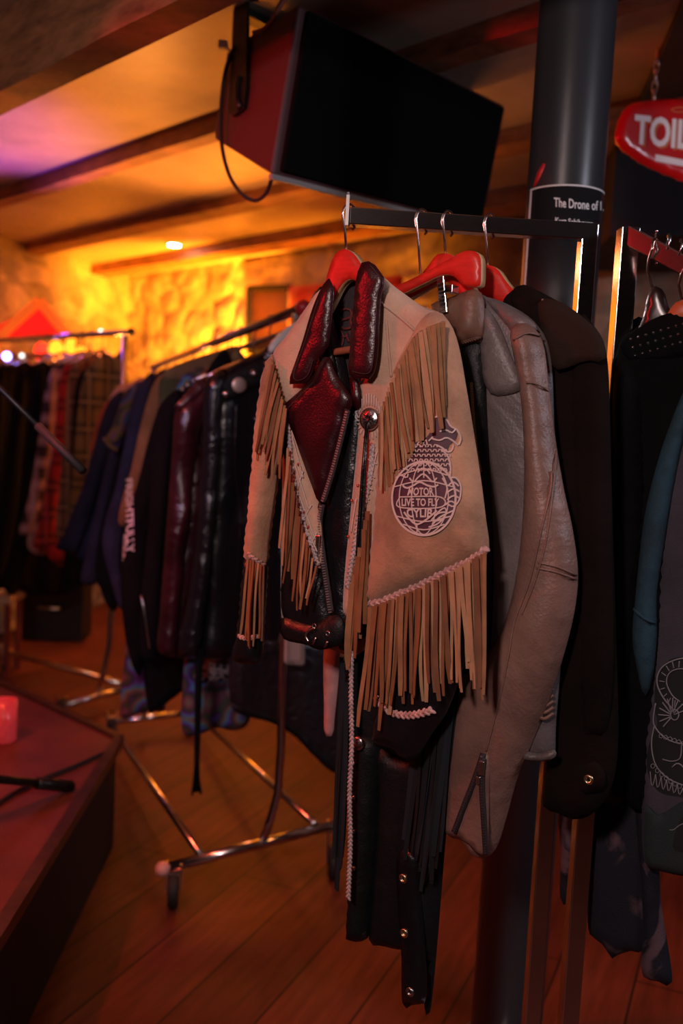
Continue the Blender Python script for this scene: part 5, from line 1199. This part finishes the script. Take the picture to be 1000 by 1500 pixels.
# ================================================================ far rail garments
PL1 = plaid('pink_black_plaid', (.03, .015, .02), (.42, .22, .24), (.5, .35, .35), 10, 9); PL2 = plaid('red_black_plaid', (.50, .012, .012), (.02, .004, .005), (.5, .05, .04), 8, 7.5)
PL3 = plaid('olive_black_plaid', (.16, .11, .04), (.015, .012, .008), (.25, .18, .09), 9, 8); PL4 = plaid('brown_plaid', (.28, .12, .06), (.05, .022, .015), (.35, .2, .1), 9, 8)
def shirt(s, lab, hl, body, sleeve, m, name='plaid_shirt', cat='shirt', extra=None):
    parts = [('body', body, m, dict(fa=.006, ff=7, step=.024)), ('sleeve', sleeve, m, dict(T=.028, R=.03, off=.016, step=.02))]
    if extra: parts += extra
    return hang(far(s), lab, parts, name, cat, hl, .08)
# near end of the rail first; sleeves hang on the viewer's left
shirt(.08, 'olive and black plaid shirt nearest the upright of the far rail', 'wire hanger holding the olive plaid shirt', [(185, 530), (168, 522), (150, 522), (136, 540), (132, 620), (126, 700), (124, 790), (160, 800), (190, 760)],
      [(150, 526), (134, 534), (120, 560), (112, 620), (106, 700), (100, 790), (116, 800), (130, 780), (138, 700), (146, 620)], PL3)
shirt(.15, 'brown and tan plaid shirt second from the upright of the far rail', 'wire hanger holding the brown plaid shirt', [(160, 530), (135, 520), (118, 524), (108, 545), (102, 640), (96, 740), (100, 810), (140, 820), (160, 760)],
      [(118, 526), (106, 536), (98, 570), (94, 640), (86, 720), (82, 780), (92, 800), (104, 780), (108, 700), (114, 620)], PL4)
shirt(.22, 'bright red and black plaid shirt on the far rail', 'wire hanger holding the red plaid shirt', [(140, 532), (115, 526), (98, 534), (90, 570), (84, 650), (72, 740), (62, 800), (100, 830), (135, 760)],
      [(102, 536), (90, 548), (84, 590), (80, 640), (68, 710), (56, 770), (48, 800), (62, 806), (76, 790), (88, 720), (98, 640)], PL2)
shirt(.29, 'pink and black plaid shirt left of the red plaid shirt', 'wire hanger holding the pink plaid shirt', [(120, 536), (95, 530), (80, 540), (70, 580), (60, 660), (48, 750), (40, 800), (70, 810), (110, 740)],
      [(82, 540), (70, 556), (62, 600), (54, 660), (42, 730), (28, 778), (40, 785), (54, 760), (66, 700), (78, 620)], PL1)
BLKS = [('black shirt immediately left of the pink plaid shirt', .36, 0), ('black coat second left of the pink plaid shirt', .44, -26), ('black coat at the left edge below the blue lamp', .54, -56)]
for lab, s, dx in BLKS:
    shirt(s, lab, 'wire hanger holding the ' + lab, [(x + dx, y) for x, y in [(105, 536), (80, 532), (62, 540), (52, 580), (44, 680), (36, 780), (30, 850), (70, 856), (105, 760)]],
          [(x + dx, y) for x, y in [(64, 540), (50, 556), (42, 610), (34, 690), (22, 770), (10, 846), (26, 852), (42, 800), (54, 720), (62, 620)]], BLK, 'black_shirt' if 'shirt imm' in lab else 'black_coat', 'shirt' if 'shirt imm' in lab else 'coat')
shirt(.12, 'long black coat behind the plaid shirts reaching lowest on the far rail', 'wire hanger holding the long black coat', [(165, 560), (140, 540), (112, 560), (104, 700), (100, 800), (96, 850), (140, 852), (165, 800)],
      [(115, 700), (104, 740), (96, 800), (92, 850), (108, 856), (118, 800), (122, 740)], BLK, 'long_coat', 'coat')
shirt(.33, 'long black coat hanging below the pink plaid shirt on the far rail', 'wire hanger holding the long black coat behind the pink plaid shirt', [(125, 600), (100, 560), (70, 580), (50, 700), (30, 800), (20, 860), (100, 868), (130, 800)],
      [(60, 700), (40, 760), (20, 820), (6, 862), (24, 868), (46, 820), (64, 760)], BLK, 'long_coat', 'coat')
shirt(.58, 'black coat partly cut off by the left edge, farthest on the far rail', 'wire hanger holding the black coat at the left edge', [(x - 84, y) for x, y in [(110, 536), (80, 532), (62, 540), (52, 580), (44, 680), (36, 780), (30, 850), (70, 856), (110, 760)]],
          [(x - 84, y) for x, y in [(64, 540), (50, 556), (42, 610), (34, 690), (22, 770), (10, 846), (26, 852), (42, 800), (54, 720), (62, 620)]], BLK, 'black_coat', 'coat')
# ---------------------------------------------------------------- camera, lamps, world
cd = bpy.data.cameras.new('camera'); co = bpy.data.objects.new('camera', cd); COL.objects.link(co)
co.matrix_world = Matrix.Translation(CAM) @ Matrix((CR, CU, -CF)).transposed().to_4x4()
cd.sensor_fit = 'VERTICAL'; cd.sensor_height = 36; cd.sensor_width = 24; cd.lens = 36 * F / H; cd.clip_start = .05
cd.dof.use_dof = True; cd.dof.focus_distance = 1.47; cd.dof.aperture_fstop = 2.6
SC.camera = co
def aim(o, t): o.rotation_euler = (Vector(t) - o.location).to_track_quat('-Z', 'Y').to_euler()
def lamp(name, kind, loc, col, e, target=None, size=.1, spot=60, blend=.5):
    l = bpy.data.lights.new(name, kind); l.color = col; l.energy = e
    if kind == 'AREA': l.size = size
    else: l.shadow_soft_size = size
    if kind == 'SPOT': l.spot_size = math.radians(spot); l.spot_blend = blend
    o = bpy.data.objects.new(name, l); COL.objects.link(o); o.location = loc
    if target is not None: aim(o, target)
    return o
ORG = (1, .27, .010)
lamp('uplight_corner', 'SPOT', (-.45, 5.2, 1.0), ORG, 1700, (-.8, 6.3, 2.05), .08, 68, .8)
lamp('uplight_ceiling', 'SPOT', (-.95, 4.35, 1.2), (1, .30, .045), 165, (-.8, 3.5, 2.4), .08, 92, 1)
lamp('uplight_wall', 'SPOT', (-.1, 4.9, .9), ORG, 170, (.05, 5.7, 2.3), .08, 90, .8)
lamp('purple_wash', 'SPOT', (-1.55, 4.35, 1.3), (.22, .04, 1), 60, (-1.5, 3.75, 2.38), .06, 56, .8)
lamp('magenta_wash', 'SPOT', (-1.6, 4.9, 2.1), (.5, .12, 1), 3, (-.3, 3.4, .1), .05, 50, .8)
lamp('red_wash', 'SPOT', (-1.7, 1.5, 1.85), (1, .012, .03), 110, (-.22, 2.25, 1.95), .08, 25, .8)
lamp('red_side', 'SPOT', (-1.6, 1.2, 1.95), (1, .015, .02), 34, (.0, 1.6, 1.35), .06, 44, .8)
lamp('red_floor', 'SPOT', (-1.25, 1.75, 2.2), (1, .10, .04), 75, (-.35, 2.35, 0), .05, 84, .8)
lamp('amber_floor', 'SPOT', (-.9, 5.0, 2.3), (1, .24, .07), 28, (-.5, 3.4, 0), .1, 100, .8)
lamp('amber_right', 'SPOT', (1.3, 2.3, 2.0), (1, .34, .10), 24, (.6, 1.9, 0), .1, 80, .8)
lamp('key_soft', 'AREA', (-.62, -.35, 2.05), (1, .75, .71), 21, (.2, 1.45, 1.15), .2)
lamp('side_soft', 'AREA', (1.75, .7, 2.1), (.85, .85, 1), 10, (.4, 1.9, 1.4), .3)
lamp('cool_spot', 'SPOT', (-1.2, 1.1, 2.0), (.5, .5, 1), 34, (-.4, 3.0, .95), .06, 40, .8)
lamp('downlight_beam', 'SPOT', DLP, (1, .8, .6), 12, (DLP.x, DLP.y, 0), .03, 100, .6)
w = bpy.data.worlds.new('room_air'); SC.world = w; w.use_nodes = True
w.node_tree.nodes['Background'].inputs[0].default_value = (.5, .42, .5, 1); w.node_tree.nodes['Background'].inputs[1].default_value = .002
vs_ = SC.view_settings; SC.display_settings.display_device = 'sRGB'
vs_.view_transform = 'Standard'; vs_.look = 'None'; vs_.exposure = 0; vs_.gamma = 1; vs_.use_curve_mapping = False
SC.cycles.use_denoising = True
SC.cycles.max_bounces = 8
